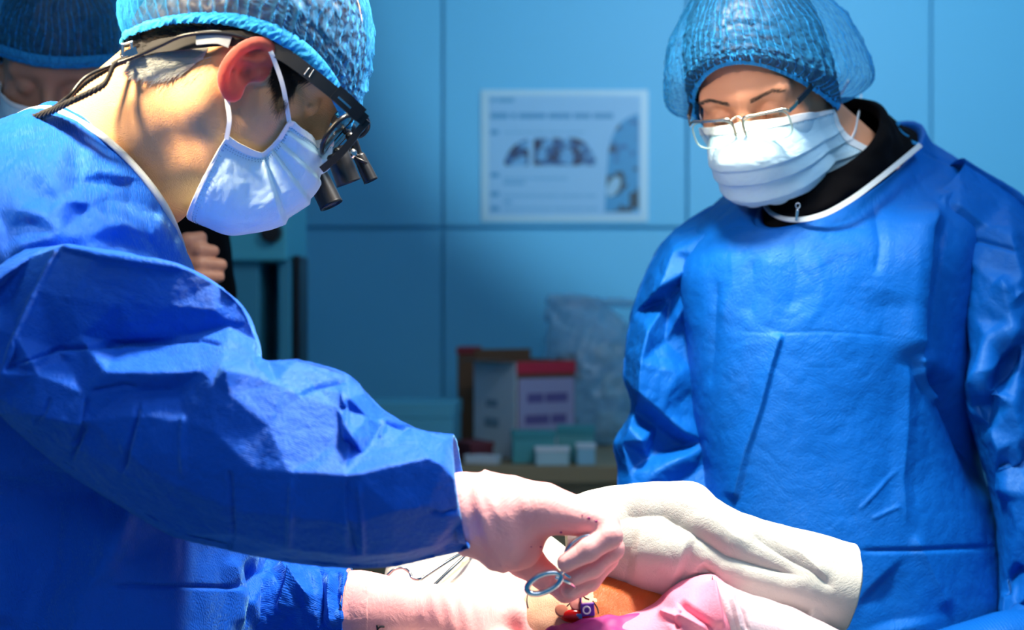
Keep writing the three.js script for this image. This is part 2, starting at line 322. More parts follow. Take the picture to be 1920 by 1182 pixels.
M.blackMatte = std(0.01, 0.01, 0.012, 0.8);
M.blackCloth = std(0.003, 0.003, 0.004, 0.95, { specularIntensity: 0.15 });
M.steel = std(0.72, 0.72, 0.74, 0.18, { metalness: 1 });
M.darkSteel = std(0.3, 0.32, 0.36, 0.22, { metalness: 1 });
M.gold = std(0.75, 0.66, 0.5, 0.22, { metalness: 1 });
M.lens = std(0.9, 0.97, 0.92, 0.02, { transmission: 1, thickness: 0, ior: 1.5 });
M.lensEdge = std(0.7, 0.85, 0.8, 0.08, { transmission: 0.5, thickness: 0 });
M.glassBlue = std(0.75, 0.85, 1, 0.05, { transmission: 0.6, thickness: 0 });
M.glove = std(0.95, 0.43, 0.42, 0.6, { transmission: 0.1, thickness: 0, bumpMap: rep(soft, 22, 22), bumpScale: 0.0003 });
M.drape = std(0.46, 0.46, 0.42, 0.85, { bumpMap: rep(pebble, 14, 14), bumpScale: 0.0005 });
M.drapePink = std(0.82, 0.24, 0.36, 0.7, { bumpMap: rep(pebble, 14, 14), bumpScale: 0.0005 });
M.drapeLilac = std(0.66, 0.5, 0.56, 0.75, { bumpMap: rep(pebble, 14, 14), bumpScale: 0.0005 });
M.drapePurple = std(0.3, 0.015, 0.16, 0.6);
M.iodine = std(0.5, 0.11, 0.02, 0.4, { bumpMap: rep(pebble, 30, 30), bumpScale: 0.001 });
M.flesh = std(0.75, 0.42, 0.26, 0.5, { bumpMap: rep(pebble, 30, 30), bumpScale: 0.0006 });
M.blood = std(0.55, 0.004, 0.006, 0.15);
M.wall = std(0.12, 0.54, 0.82, 0.55);
M.joint = std(0.07, 0.42, 0.66, 0.7);
M.ceiling = std(0.75, 0.8, 0.84, 0.8);
M.floor = std(0.25, 0.36, 0.42, 0.5);
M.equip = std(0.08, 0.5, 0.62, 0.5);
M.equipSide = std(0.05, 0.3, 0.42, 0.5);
M.equipDark = std(0.01, 0.06, 0.1, 0.6);
M.bench = std(0.4, 0.3, 0.16, 0.6, { map: tex(256, 256, (u, v) => { const n = 0.8 + 0.2 * wrapNoise(u, v, 4, 60, 3); return [n, n * 0.98, n * 0.95]; }) });
M.card = std(0.16, 0.08, 0.04, 0.85);
M.paper = std(0.7, 0.8, 0.85, 0.8);
M.red = std(0.62, 0.02, 0.05, 0.6);
M.plastic = std(0.6, 0.86, 0.97, 0.3, { transmission: 0.62, thickness: 0 });
M.teal = std(0.05, 0.32, 0.34, 0.6);
M.lightBox = std(0.1, 0.45, 0.6, 0.7);
M.white = std(0.8, 0.83, 0.85, 0.5);
M.trouser = std(0.02, 0.06, 0.18, 0.85);
M.shoe = std(0.06, 0.1, 0.16, 0.6);

// ---------------------------------------------------------------- the room
const ROOM = { x0: -2.4, x1: 2.6, z0: -4.2, z1: 1.6, h: 2.8 };
struct('floor', boxAt((ROOM.x0 + ROOM.x1) / 2, -0.05, (ROOM.z0 + ROOM.z1) / 2, ROOM.x1 - ROOM.x0 + 0.4, 0.1, ROOM.z1 - ROOM.z0 + 0.4), M.floor);
struct('ceiling', boxAt((ROOM.x0 + ROOM.x1) / 2, ROOM.h + 0.05, (ROOM.z0 + ROOM.z1) / 2, ROOM.x1 - ROOM.x0 + 0.4, 0.1, ROOM.z1 - ROOM.z0 + 0.4), M.ceiling);
struct('wall_left', boxAt(ROOM.x0 - 0.06, ROOM.h / 2, (ROOM.z0 + ROOM.z1) / 2, 0.12, ROOM.h, ROOM.z1 - ROOM.z0 + 0.4), M.wall);
struct('wall_right', boxAt(ROOM.x1 + 0.06, ROOM.h / 2, (ROOM.z0 + ROOM.z1) / 2, 0.12, ROOM.h, ROOM.z1 - ROOM.z0 + 0.4), M.wall);
struct('wall_front', boxAt((ROOM.x0 + ROOM.x1) / 2, ROOM.h / 2, ROOM.z1 + 0.06, ROOM.x1 - ROOM.x0 + 0.2, ROOM.h, 0.12), M.wall);
{
  const w = structGroup('wall_back');
  mesh('backing', boxAt((ROOM.x0 + ROOM.x1) / 2, ROOM.h / 2, ROOM.z0 - 0.07, ROOM.x1 - ROOM.x0 + 0.2, ROOM.h, 0.1), M.joint, w);
  // sandwich panels with a narrow joint: verticals seen at 370, 830, 1288, 1746 and a level joint just under the poster
  const step = 458 / FPX * 4.2, xs = []; for (let x = (830 - 960) / FPX * 4.2 - step * 4; x < ROOM.x1 + step; x += step) xs.push(x);
  const yj = EYE - (428 - 591) / FPX * 4.2, ys = [0, yj - 1.02, yj, ROOM.h];
  for (let i = 0; i + 1 < xs.length; i++) for (let j = 0; j < 3; j++) {
    const a = Math.max(xs[i], ROOM.x0), b = Math.min(xs[i + 1], ROOM.x1); if (b - a < 0.05) continue;
    mesh('panel', boxAt((a + b) / 2, (ys[j] + ys[j + 1]) / 2, ROOM.z0 - 0.011, b - a - 0.006, ys[j + 1] - ys[j] - 0.01, 0.022, 0.003), M.wall, w);
  }
}
// ---------------------------------------------------------------- lamps above the frame
LAMPS.forEach((L, k) => {
  const g = thing('surgical_lamp', L.name, 'lamp');
  const at = V(...L.at), dir = V(...L.to).sub(at).normalize(), q = new THREE.Quaternion().setFromUnitVectors(V(0, -1, 0), dir);
  const place = (geo, off) => geo.applyQuaternion(q).translate(at.x + dir.x * off, at.y + dir.y * off, at.z + dir.z * off);
  const R = 0.24;
  mesh('housing', place(new THREE.LatheGeometry([[0, 0.11], [0.08, 0.105], [0.17, 0.075], [R - 0.01, 0.03], [R, 0.005], [R - 0.012, 0]].map(([r, y]) => new THREE.Vector2(r, y)), 64), -0.03), M.white, g);
  mesh('diffuser', place(new THREE.CylinderGeometry(R - 0.012, R - 0.012, 0.006, 64), -0.03), new THREE.MeshStandardMaterial({ color: 0xffffff, emissive: 0xfff2dc, emissiveIntensity: 0.8, roughness: 0.4 }), g);
  mesh('handle', place(new THREE.CylinderGeometry(0.014, 0.018, 0.002, 24), -0.02), M.white, g);
  const top = at.clone().addScaledVector(dir, -0.13);
  mesh('arm', capTube([top, top.clone().add(V(0.02, 0.12, 0)), V(top.x + 0.25, 2.62, top.z - 0.1), V(top.x + 0.3, ROOM.h, top.z - 0.1)], 0.022, 40, 14), M.white, g);
});
PANELS.forEach((L, k) => {
  const g = thing('ceiling_light', L.name, 'light');
  const [x, y, z] = L.at, [w, d] = L.size;
  mesh('frame', boxAt(x, y + 0.045, z, w + 0.06, 0.07, d + 0.06, 0.006), M.white, g);
  mesh('diffuser', boxAt(x, y + 0.006, z, w, 0.008, d), new THREE.MeshStandardMaterial({ color: 0xffffff, emissive: L.color, emissiveIntensity: 1.2, roughness: 0.5 }), g);
});
// ---------------------------------------------------------------- poster on the back wall
{
  const W = 840, H = 660, cv = document.createElement('canvas'); cv.width = W; cv.height = H; const c = cv.getContext('2d');
  c.fillStyle = '#8ac4e6'; c.fillRect(0, 0, W, H);
  const words = (x, y, h, list, col) => { c.fillStyle = col; for (const w of list) { c.fillRect(x, y, w, h); x += w + h * 0.5; } };
  words(10, 14, 22, [28, 92], '#4f9fc8');
  words(10, 98, 28, [100, 28, 150, 125, 95, 110], '#3f93c0');
  words(10, 190, 24, [44], '#3d93c2'); words(80, 196, 14, [170, 60, 90, 110], '#74b4d8');
  // three photographs in an arch
  c.save(); c.beginPath(); c.moveTo(80, 385); c.quadraticCurveTo(120, 240, 250, 236); c.lineTo(470, 232); c.quadraticCurveTo(570, 250, 600, 385); c.closePath(); c.clip();
  for (let k = 0; k < 900; k++) { const x = 80 + rnd() * 520, y = 230 + rnd() * 160, s = 14 + rnd() * 34, n = noise(x / 60, y / 50, 2); c.fillStyle = n > 0.12 ? '#5fa6d2' : n > -0.1 ? '#1d5f92' : '#0a2a4f'; c.fillRect(x, y, s, s); }
  c.fillStyle = '#8ac4e6'; c.fillRect(222, 220, 26, 180); c.restore();
  for (const [y, k] of [[425, 0], [530, 1], [610, 2]]) { words(10, y, 24, [48], '#3d93c2'); words(80, y + 24 - 10 * k, 16, [[150, 200], [310, 120, 70], [270, 160, 80]][k], '#70b2d8'); words(80, y + 48, 16, [[120], [50], [250]][k], '#5aa4cf'); }
  // tall photograph with an arched corner on the right
  c.save(); c.beginPath(); c.moveTo(640, 640); c.lineTo(660, 330); c.quadraticCurveTo(680, 130, 830, 100); c.lineTo(830, 640); c.closePath(); c.clip();
  c.fillStyle = '#1583b8'; c.fillRect(600, 80, 240, 580);
  for (let k = 0; k < 700; k++) { const x = 630 + rnd() * 210, y = 100 + rnd() * 550, n = noise(x / 70, y / 90, 9), low = y > 380 ? 0.2 : -0.25; c.fillStyle = n + low > 0.22 ? '#0d3b4a' : n > 0.1 ? '#1470a5' : '#2b95c6'; c.fillRect(x, y, 30, 30); }
  c.fillStyle = '#8fc3dc'; c.beginPath(); c.ellipse(690, 500, 32, 60, 0.5, 0, 7); c.fill(); c.restore();
  const t = new THREE.CanvasTexture(cv); t.colorSpace = THREE.SRGBColorSpace; t.magFilter = THREE.LinearFilter;
  const d = 4.18, a = P(916, 178, d), b = P(1202, 404, d), g = thing('wall_poster', 'pale printed poster in a clear sleeve on the back wall', 'poster');
  const w = b.x - a.x, h = a.y - b.y, x = (a.x + b.x) / 2, y = (a.y + b.y) / 2;
  mesh('backing', boxAt(x, y, -4.196, w + 0.045, h + 0.035, 0.005, 0.002), std(0.42, 0.7, 0.82, 0.4), g);
  const sheetGeo = new THREE.PlaneGeometry(w, h, 1, 1).translate(x, y, -4.1925);
  mesh('print', sheetGeo, new THREE.MeshStandardMaterial({ map: t, roughness: 0.5 }), g);
}
// ---------------------------------------------------------------- equipment column behind the surgeon
{
  const g = thing('equipment_cart', 'pale teal equipment cart with a black dial behind the blue mask', 'cart');
  const d = 3.0, q = (px, py) => P(px, py, d), bx = (n, x0, y0, x1, y1, dep, m, off = 0) => { const a = q(x0, y0), b = q(x1, y1); return mesh(n, boxAt((a.x + b.x) / 2, (a.y + b.y) / 2, -d - dep / 2 + off, b.x - a.x, a.y - b.y, dep, 0.006), m, g); };
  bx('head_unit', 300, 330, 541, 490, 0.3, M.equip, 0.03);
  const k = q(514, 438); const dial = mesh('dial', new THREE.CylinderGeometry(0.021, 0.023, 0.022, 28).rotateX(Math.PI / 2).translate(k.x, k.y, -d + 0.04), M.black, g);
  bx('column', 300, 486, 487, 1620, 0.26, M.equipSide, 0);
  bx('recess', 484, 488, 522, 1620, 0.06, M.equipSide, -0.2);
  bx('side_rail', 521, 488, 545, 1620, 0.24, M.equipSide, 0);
  bx('cable_duct', 545, 478, 560, 1620, 0.12, M.black, -0.02);
  const lo = q(300, 1620), hi = q(560, 1620);
  mesh('base', boxAt((lo.x + hi.x) / 2, 0.075, -d - 0.14, hi.x - lo.x + 0.08, 0.13, 0.4, 0.02), M.equipDark, g);
  for (const x of [lo.x + 0.02, hi.x - 0.02]) for (const z of [-d, -d - 0.28]) mesh('caster', new THREE.CylinderGeometry(0.03, 0.03, 0.02, 20).rotateZ(Math.PI / 2).translate(x, 0.03, z), M.black, g);
}
// ---------------------------------------------------------------- bench and what stands on it
const BD = 3.25;                                                   // distance of the bench's front edge
const benchTop = EYE - (874 - 591) / FPX * BD;
{
  const g = thing('side_bench', 'tan wooden bench under the boxes at the back wall', 'bench');
  const x0 = P(640, 0, BD).x, x1 = P(1330, 0, BD).x, back = -4.17;
  mesh('worktop', boxAt((x0 + x1) / 2, benchTop - 0.02, (back - BD) / 2 - 0.0, x1 - x0, 0.04, -back - BD, 0.006), M.bench, g);
  mesh('front_panel', boxAt((x0 + x1) / 2, (benchTop - 0.04) / 2, -BD - 0.06, x1 - x0 - 0.04, benchTop - 0.04, 0.03), M.bench, g);
  for (const x of [x0 + 0.03, x1 - 0.03]) mesh('side_panel', boxAt(x, (benchTop - 0.04) / 2, (back - BD) / 2 - 0.04, 0.03, benchTop - 0.04, -back - BD - 0.1), M.bench, g);
}
const restAt = (px, d) => V((px - 960) / FPX * d, benchTop, -d);
{
  // open carton, turned so that its left side and front show
  const g = thing('carton', 'open printed carton with a red top edge on the bench', 'box');
  const d = 3.52, h = 0.235, w = 0.165, dep = 0.2, a = restAt(982, d);
  g.position.copy(a); g.rotation.y = 0.55;
  const t = 0.006, cv = document.createElement('canvas'); cv.width = 256; cv.height = 320; const c = cv.getContext('2d');
  c.fillStyle = '#a9a4c4'; c.fillRect(0, 0, 256, 320); c.fillStyle = '#6a5f96'; for (const [y, x, w] of [[62, 40, 74], [62, 122, 104], [150, 30, 110], [150, 150, 70]]) c.fillRect(x, y, w, 38); c.fillStyle = '#d9dbe4'; c.fillRect(0, 235, 256, 85); c.fillStyle = '#b8b4cf'; c.fillRect(30, 255, 50, 30); c.fillRect(110, 255, 50, 30);
  const tx = new THREE.CanvasTexture(cv); tx.colorSpace = THREE.SRGBColorSpace;
  mesh('front', boxAt(0, h / 2, dep / 2, w, h, t), M.card, g);
  mesh('printed_face', new THREE.PlaneGeometry(w * 0.97, h * 0.8).translate(0, h * 0.42, dep / 2 + t / 2 + 0.0012), new THREE.MeshStandardMaterial({ map: tx, roughness: 0.7 }), g);
  mesh('red_edge', boxAt(0, h - 0.017, dep / 2 + 0.003, w + 0.003, 0.03, t), M.red, g);
  mesh('back', boxAt(0, h / 2 + 0.012, -dep / 2, w, h + 0.024, t), M.card, g);
  mesh('side', boxAt(-w / 2, h / 2, 0, t, h, dep), M.paper, g); mesh('side', boxAt(w / 2, h / 2, 0, t, h, dep), M.card, g);
  mesh('bottom', boxAt(0, t / 2, 0, w, t, dep), M.card, g);
  mesh('flap', boxAt(-w / 2 - 0.022, h - 0.002, 0, 0.05, 0.004, dep).applyMatrix4(new THREE.Matrix4().makeTranslation(0, 0, 0)), M.card, g);
  for (const [y, s] of [[0.55, 0.018], [0.35, 0.022]]) mesh('side_print', boxAt(-w / 2 - t / 2 - 0.001, h * y, -0.01, 0.001, s, s * 3), std(0.25, 0.4, 0.5, 0.8), g);
  const g2 = thing('storage_box', 'dark brown upright box behind the printed carton', 'box');
  g2.position.copy(restAt(880, 3.82)); 
  mesh('body', boxAt(0, 0.12, 0, 0.06, 0.24, 0.1, 0.004), M.card, g2); mesh('lid', boxAt(0, 0.25, 0, 0.066, 0.02, 0.106, 0.004), std(0.3, 0.03, 0.04, 0.8), g2);
  const g3 = thing('flat_box', 'dark red flat box lying under the carton\'s left side', 'box');
  g3.position.copy(restAt(888, 3.36)); g3.rotation.y = 0.5; mesh('body', boxAt(0, 0.02, 0, 0.06, 0.036, 0.09, 0.003), std(0.12, 0.02, 0.03, 0.8), g3); mesh('lid', boxAt(0, 0.042, 0, 0.064, 0.012, 0.094, 0.003), std(0.16, 0.03, 0.04, 0.8), g3);
}
{
  // clear bag of supplies
  const g = thing('plastic_bag', 'crumpled clear plastic bag of supplies beside the carton', 'bag');
  const d = 3.78, c = restAt(1112, d), R = [0.14, 0.19, 0.09];
  const sdf = (x, y, z) => { const cr2 = crumple(x, y, z, 0.05) * 0.022; return smin(ell(x, y, z, [c.x, c.y + 0.18, c.z], R), ell(x, y, z, [c.x - 0.06, c.y + 0.34, c.z], [0.07, 0.06, 0.04]), 0.06) + cr2 - 0.006; };
  mesh('film', nets((x, y, z) => Math.max(sdf(x, y, z), c.y + 0.004 - y), [c.x - 0.2, c.y - 0.02, c.z - 0.15], [c.x + 0.2, c.y + 0.45, c.z + 0.15], 0.007), M.plastic, g);
  mesh('knot', nets((x, y, z) => cone(x, y, z, [c.x - 0.11, c.y + 0.385, c.z], [c.x + 0.1, c.y + 0.375, c.z], 0.02, 0.016) + crumple(x, y, z, 0.02) * 0.01, [c.x - 0.16, c.y + 0.33, c.z - 0.06], [c.x + 0.16, c.y + 0.43, c.z + 0.06], 0.005), M.plastic, g);
  const roll = (n, px, py, r, h, m, label) => { const q = P(px, py, d), o = single(n, merge([new THREE.CylinderGeometry(r, r, h, 28), new THREE.CylinderGeometry(r * 0.5, r * 0.5, h + 0.004, 20)]).translate(q.x, q.y, q.z), m, label, 'roll'); return o; };
  const pouch = (px, py, w, h, m, label, tilt) => { const q = P(px, py, d - 0.02), gg = new RoundedBoxGeometry(w, h, 0.03, 3, 0.012); gg.rotateZ(tilt).translate(q.x, q.y, q.z); return single('supply_pouch', gg, m, label, 'pouch', 'pouches in the clear bag'); };
  pouch(1140, 660, 0.07, 0.05, M.paper, 'pale pouch at the top inside the clear bag', 0.1);
  pouch(1150, 725, 0.06, 0.06, M.white, 'white pouch in the middle inside the clear bag', -0.1);
  pouch(1145, 790, 0.075, 0.055, M.paper, 'pale pouch at the bottom inside the clear bag', 0.05);
  pouch(1065, 690, 0.06, 0.075, std(0.2, 0.02, 0.06, 0.6), 'dark red pouch inside the clear bag behind the carton', 0.2);
}
{
  // small boxes in front
  const small = (n, px, d, w, h, dep, m, ml, label, turn = 0) => { const g = thing(n, label, 'box'); g.position.copy(restAt(px, d)); g.rotation.y = turn; mesh('body', boxAt(0, h * 0.38, 0, w, h * 0.76, dep, 0.003), m, g); mesh('lid', boxAt(0, h * 0.88, 0, w + 0.004, h * 0.24, dep + 0.004, 0.003), ml, g); return g; };
  small('small_box', 1000, 3.33, 0.1, 0.075, 0.06, std(0.08, 0.4, 0.42, 0.6), M.teal, 'green small box in front of the printed carton', 0.05);
  small('small_box', 1080, 3.34, 0.085, 0.085, 0.06, std(0.12, 0.42, 0.42, 0.6), M.teal, 'green small box beside the clear bag', -0.1);
  small('small_box', 1035, 3.27, 0.076, 0.042, 0.035, std(0.45, 0.66, 0.68, 0.6), M.white, 'white little box at the front edge of the bench', 0.02);
  small('small_box', 1098, 3.275, 0.042, 0.05, 0.03, std(0.3, 0.6, 0.72, 0.6), M.paper, 'pale blue little box right at the bench edge');
  const o = small('storage_bin', 775, 3.4, 0.21, 0.14, 0.2, M.lightBox, M.lightBox, 'light blue storage bin left of the cartons on the bench', -0.06);
  const o2 = small('tray', 905, 3.3, 0.08, 0.02, 0.03, M.paper, M.paper, 'pale shallow tray lying before the dark red flat box', -0.3);
}
// ---------------------------------------------------------------- heads
// head axes: x forward, y up, z to the person's right; the origin lies between the ears at eye level
function headFrame(origin, yaw, pitch, roll = 0) {
  const R = Math.PI / 180, m = new THREE.Matrix4().makeRotationY(yaw * R).multiply(new THREE.Matrix4().makeRotationZ(-pitch * R)).multiply(new THREE.Matrix4().makeRotationX(roll * R));
  m.setPosition(origin); return { m, inv: m.clone().invert() };
}
const toLocal = (H, p) => { const q = p.clone().applyMatrix4(H.inv); return [q.x, q.y, q.z]; };
const toWorld = (H, a) => V(...a).applyMatrix4(H.m);
function onPlane(H, px, py, zl) {                      // the point of the head's plane z = zl that is seen at px, py
  const o = V(0, EYE, 0).applyMatrix4(H.inv), q = P(px, py, 1).applyMatrix4(H.inv).sub(o), t = (zl - o.z) / q.z;
  return [o.x + q.x * t, o.y + q.y * t, zl];
}
const HL = headFrame(P(475, 111, 1.38), 5, 40);
const eyeR = P(1398, 214, 1.74), HR = headFrame(eyeR.clone().sub(V(-0.359, -0.469, 0.807).multiplyScalar(0.085)), -114, 28, 5);
const eyeT = P(95, 168, 1.93), HT = headFrame(eyeT.clone().sub(V(0.16, -0.42, 0.89).multiplyScalar(0.085)), -80, 25, -4);
const EAR = {
  helix: [[501, 122, 0.071], [509, 100, 0.078], [500, 83, 0.083], [476, 80, 0.087], [447, 95, 0.09], [426, 120, 0.092], [418, 146, 0.089], [423, 168, 0.083], [434, 178, 0.077]].map(([x, y, z]) => onPlane(HL, x, y, z)),
  anti: [[494, 112, 0.079], [470, 113, 0.082], [450, 126, 0.083], [441, 146, 0.082], [440, 162, 0.079]].map(([x, y, z]) => onPlane(HL, x, y, z)),
  concha: onPlane(HL, 466, 140, 0.09), fossa: onPlane(HL, 478, 96, 0.094), tragus: onPlane(HL, 487, 140, 0.074), lobe: onPlane(HL, 436, 172, 0.077), root: onPlane(HL, 486, 132, 0.064), mid: onPlane(HL, 458, 128, 0.078), up: onPlane(HL, 480, 98, 0.079),
};
for (const k of ['helix', 'anti']) { const L = EAR[k]; EAR[k] = Array.from({ length: 25 }, (_, i) => cr(L, i / 24)); }
function earField(x, y, z) {
  let d = cone(x, y, z, EAR.root, EAR.mid, 0.013, 0.0095);
  d = smin(d, cone(x, y, z, EAR.mid, EAR.up, 0.0085, 0.0075), 0.008);
  d = smin(d, cone(x, y, z, EAR.mid, EAR.lobe, 0.0085, 0.0085), 0.008);
  for (let i = 0; i + 1 < EAR.anti.length; i++) d = smin(d, cone(x, y, z, EAR.anti[i], EAR.anti[i + 1], 0.0042, 0.0042), 0.004);
  d = smax(d, -(len3(x - EAR.concha[0], y - EAR.concha[1], z - EAR.concha[2]) - 0.0125), 0.004);
  d = smax(d, -(len3(x - EAR.fossa[0], y - EAR.fossa[1], z - EAR.fossa[2]) - 0.0105), 0.004);
  for (let i = 0; i + 1 < EAR.helix.length; i++) d = smin(d, cone(x, y, z, EAR.helix[i], EAR.helix[i + 1], 0.0045, 0.0045), 0.003);
  d = smin(d, len3(x - EAR.tragus[0], y - EAR.tragus[1], z - EAR.tragus[2]) - 0.005, 0.006);
  return smin(d, len3(x - EAR.lobe[0], y - EAR.lobe[1], z - EAR.lobe[2]) - 0.0075, 0.006);
}
function skullField(x, y, z) {
  const s = Math.abs(z);
  let d = ell(x, y, z, [-0.012, 0.038, 0], [0.1, 0.086, 0.076]);
  d = smin(d, ell(x, y, z, [0.03, -0.03, 0], [0.064, 0.085, 0.062]), 0.03);
  d = smin(d, cone(x, y, s, [0.0, -0.068, 0.05], [0.072, -0.104, 0.014], 0.017, 0.019), 0.025);
  d = smin(d, cone(x, y, s, [-0.005, -0.015, 0.058], [0.0, -0.066, 0.05], 0.016, 0.017), 0.025);
  d = smin(d, len3(x - 0.056, y + 0.022, s - 0.042) - 0.021, 0.02);
  d = smin(d, cone(x, y, s, [0.088, 0.022, 0], [0.074, 0.022, 0.045], 0.011, 0.011), 0.018);
  d = smax(d, -(len3(x - 0.1, y + 0.002, s - 0.032) - 0.0165), 0.014);
  d = smin(d, len3(x - 0.076, y + 0.001, s - 0.031) - 0.0135, 0.004);                                       // the lowered lid over the eye
  d = smin(d, cone(x, y, s, [0.087, 0.0, 0.022], [0.083, -0.003, 0.044], 0.0018, 0.0015), 0.003);
  d = smin(d, cone(x, y, z, [0.091, 0.006, 0], [0.117, -0.036, 0], 0.0065, 0.0105), 0.012);
  d = smin(d, len3(x - 0.102, y + 0.043, s - 0.012) - 0.0085, 0.008);
  d = smin(d, cone(x, y, s, [0.098, -0.068, 0], [0.09, -0.069, 0.022], 0.007, 0.004), 0.008);
  return smin(d, cone(x, y, s, [0.096, -0.08, 0], [0.088, -0.079, 0.02], 0.007, 0.004), 0.008);
}
function makeHead(H, baseWorld, rNeck, rBase, ears, cell = 0.0026, sx = 1, throat = null) {
  const nb = toLocal(H, baseWorld), top = [-0.034, -0.045, 0];
  const th = throat && toLocal(H, throat), plain = (x, y, z) => { const d = smin(skullField(x / sx, y, z) * sx, cone(x, y, z, top, nb, rNeck, rBase), 0.028); return th ? smin(d, cone(x, y, z, [0.03, -0.085, 0], th, 0.026, 0.042), 0.03) : d; };
  const all = ears ? (x, y, z) => smin(plain(x, y, z), earField(x, y, Math.abs(z)), 0.0035) : plain;
  const lo = [Math.min(-0.125, nb[0] - rBase - 0.01), Math.min(-0.14, nb[1] - rBase - 0.01), Math.min(-0.11, nb[2] - rBase - 0.01)], hi = [Math.max(0.135, nb[0] + rBase), 0.135, Math.max(0.11, nb[2] + rBase + 0.01)];
  const g = nets(all, lo, hi, cell), p = g.attributes.position.array, idx = g.index.array, body = [], ear = [];
  for (let i = 0; i < idx.length; i += 3) { const o = idx[i] * 3, isEar = ears && Math.abs(p[o + 2]) > 0.06 && plain(p[o], p[o + 1], p[o + 2]) > 0.0042; (isEar ? ear : body).push(idx[i], idx[i + 1], idx[i + 2]); }
  g.setIndex([...body, ...ear].length < 65535 * 50 ? body.concat(ear) : null);
  g.clearGroups(); g.addGroup(0, body.length, 0); g.addGroup(body.length, ear.length, 1);
  g.applyMatrix4(H.m);
  return { g, field: all, plain };
}
// the first point on a head that a straight line from the eye meets
function hitHead(H, field, px, py) {
  const o = V(0, EYE, 0), d = P(px, py, 1).sub(o).normalize(); let t = 0.8;
  for (let i = 0; i < 90; i++) { const q = o.clone().addScaledVector(d, t).applyMatrix4(H.inv), s = field(q.x, q.y, q.z); if (s < 0.0004) { const e = 0.001, n = V(field(q.x + e, q.y, q.z) - s, field(q.x, q.y + e, q.z) - s, field(q.x, q.y, q.z + e) - s).normalize(); return { p: q, n }; } t += s * 0.8; if (t > 3) return null; }
  return null;
}
function strand(p, dir, n, L, r, curl) {                // one hair: a thin three-sided taper, in head axes
  const pos = [], q = p.clone(), d = dir.clone(); const a = d.clone().cross(n).normalize(), rings = [];
  for (let i = 0; i <= 4; i++) { const k = r * (1 - i / 4.6), c = q.clone(); rings.push([c.clone().addScaledVector(a, k), c.clone().addScaledVector(n, k), c.clone().addScaledVector(a, -k)]); q.addScaledVector(d, L / 4); d.addScaledVector(n, curl).addScaledVector(a, curl * 1.3).normalize(); }
  for (let i = 0; i < 4; i++) for (let k = 0; k < 3; k++) { const A = rings[i][k], B = rings[i][(k + 1) % 3], C = rings[i + 1][k], D = rings[i + 1][(k + 1) % 3]; for (const w of [A, B, D, A, D, C]) pos.push(w.x, w.y, w.z); }
  return pos;
}
function hairGeo(H, lists) { const g = new THREE.BufferGeometry(); g.setAttribute('position', new THREE.Float32BufferAttribute(lists.flat(), 3)); g.computeVertexNormals(); g.applyMatrix4(H.m); return g; }
// bouffant cap and the hair under it; the band runs round the head at yF (front), yS (sides), yB (back)
function domePoint(k, phi, v, puffy, pleat) {
  const c = Math.cos(phi), s = Math.sin(phi), y1 = (k.yF - k.yB) / 2, y2 = (k.yF + k.yB) / 2 - k.yS, yb = k.yS + y1 * c + y2 * c * c;
  const puff = puffy < 0 ? lerp(k.puffB, k.puffF, (1 + c) / 2) : puffy;
  const a = Math.max(v, 0), rise = Math.pow(a, 0.85), rad = Math.pow(Math.max(0, 1 - Math.pow(a, 2.6)), 0.5), out = 1 + puff * Math.sin(Math.PI * Math.min(1, Math.pow(a, 0.5))) * (1 - 0.35 * a);
  const sag = k.sag * puff * Math.sin(Math.PI * Math.min(1, a * 2.2));
  let n = 0;
  if (pleat) {                                            // gathers: narrow ridges that run up from the elastic, and crinkles between them
    const q = phi / (2 * Math.PI) * k.pl + 0.5 * noise(phi * 4, a * 3, k.id) + 0.12 * noise(phi * 20, a * 22, k.id), i = Math.floor(q), f = Math.abs(q - i - 0.5) * 2, h = 0.35 + 0.65 * Math.abs(Math.sin(i * 12.9898 + k.id * 7));
    n = pleat * (Math.pow(1 - f, 2.2) * h * (0.35 + 0.65 * Math.exp(-a * 2.2)) + 0.9 * (Math.abs(noise(phi * 9, a * 9, k.id + 3)) - 0.2) * Math.min(1, a * 6) + 0.45 * Math.abs(noise(phi * 24, a * 26, k.id + 5)));
  }
  const w = out + n / k.b, x = k.xc + (k.a * c * w) * rad + k.lean * rise, z = k.b * s * w * rad;
  return V(x, lerp(yb, k.yT, rise) - sag + (pleat ? 0.6 * pleat * noise(phi * 7, a * 6, k.id + 9) * Math.min(1, a * 4) : 0), z);
}
function capParts(H, k, capMat, parent, bandMat) {
  const dome = sheet((u, v) => domePoint(k, u * 2 * Math.PI, v, -1, k.pleat), 900, 150, 0, [1, 1]); dome.applyMatrix4(H.m);
  const cap = mesh('surgical_cap', dome, capMat, parent);
  // gathered hem with its elastic
  const hem = sheet((u, v) => { const phi = u * 2 * Math.PI, p = domePoint(k, phi, 0.0, 0, 0), o = V(Math.cos(phi), 0, Math.sin(phi)), r = 0.006 * Math.abs(noise(phi * 30, 3 + v * 1.5, k.id)) + 0.002 * Math.abs(noise(phi * 70, v * 4, k.id)) + 0.001; return p.addScaledVector(o, 0.003 + r * (0.3 + v) + 0.004 * Math.sin(Math.PI * v)).add(V(0, lerp(k.hemUp ?? 0.01, -0.006, v), 0)); }, 420, 10, 0.0008, [0.7, 0.03]);
  hem.applyMatrix4(H.m); mesh('elastic_hem', hem, bandMat ?? M.capBand, parent);
  return cap;
}
function hairDome(H, k, parent, grow = 0) {
  const kk = { ...k, a: k.a - 0.005 + grow, b: k.b - 0.005 + grow, yT: k.yT - (k.drop ?? 0.018) };
  const g = sheet((u, v) => { const p = domePoint(kk, u * 2 * Math.PI, v, 0.03, 0.004); return p; }, 160, 60, 0.001); g.applyMatrix4(H.m);
  return mesh('hair', g, M.hair, parent);
}
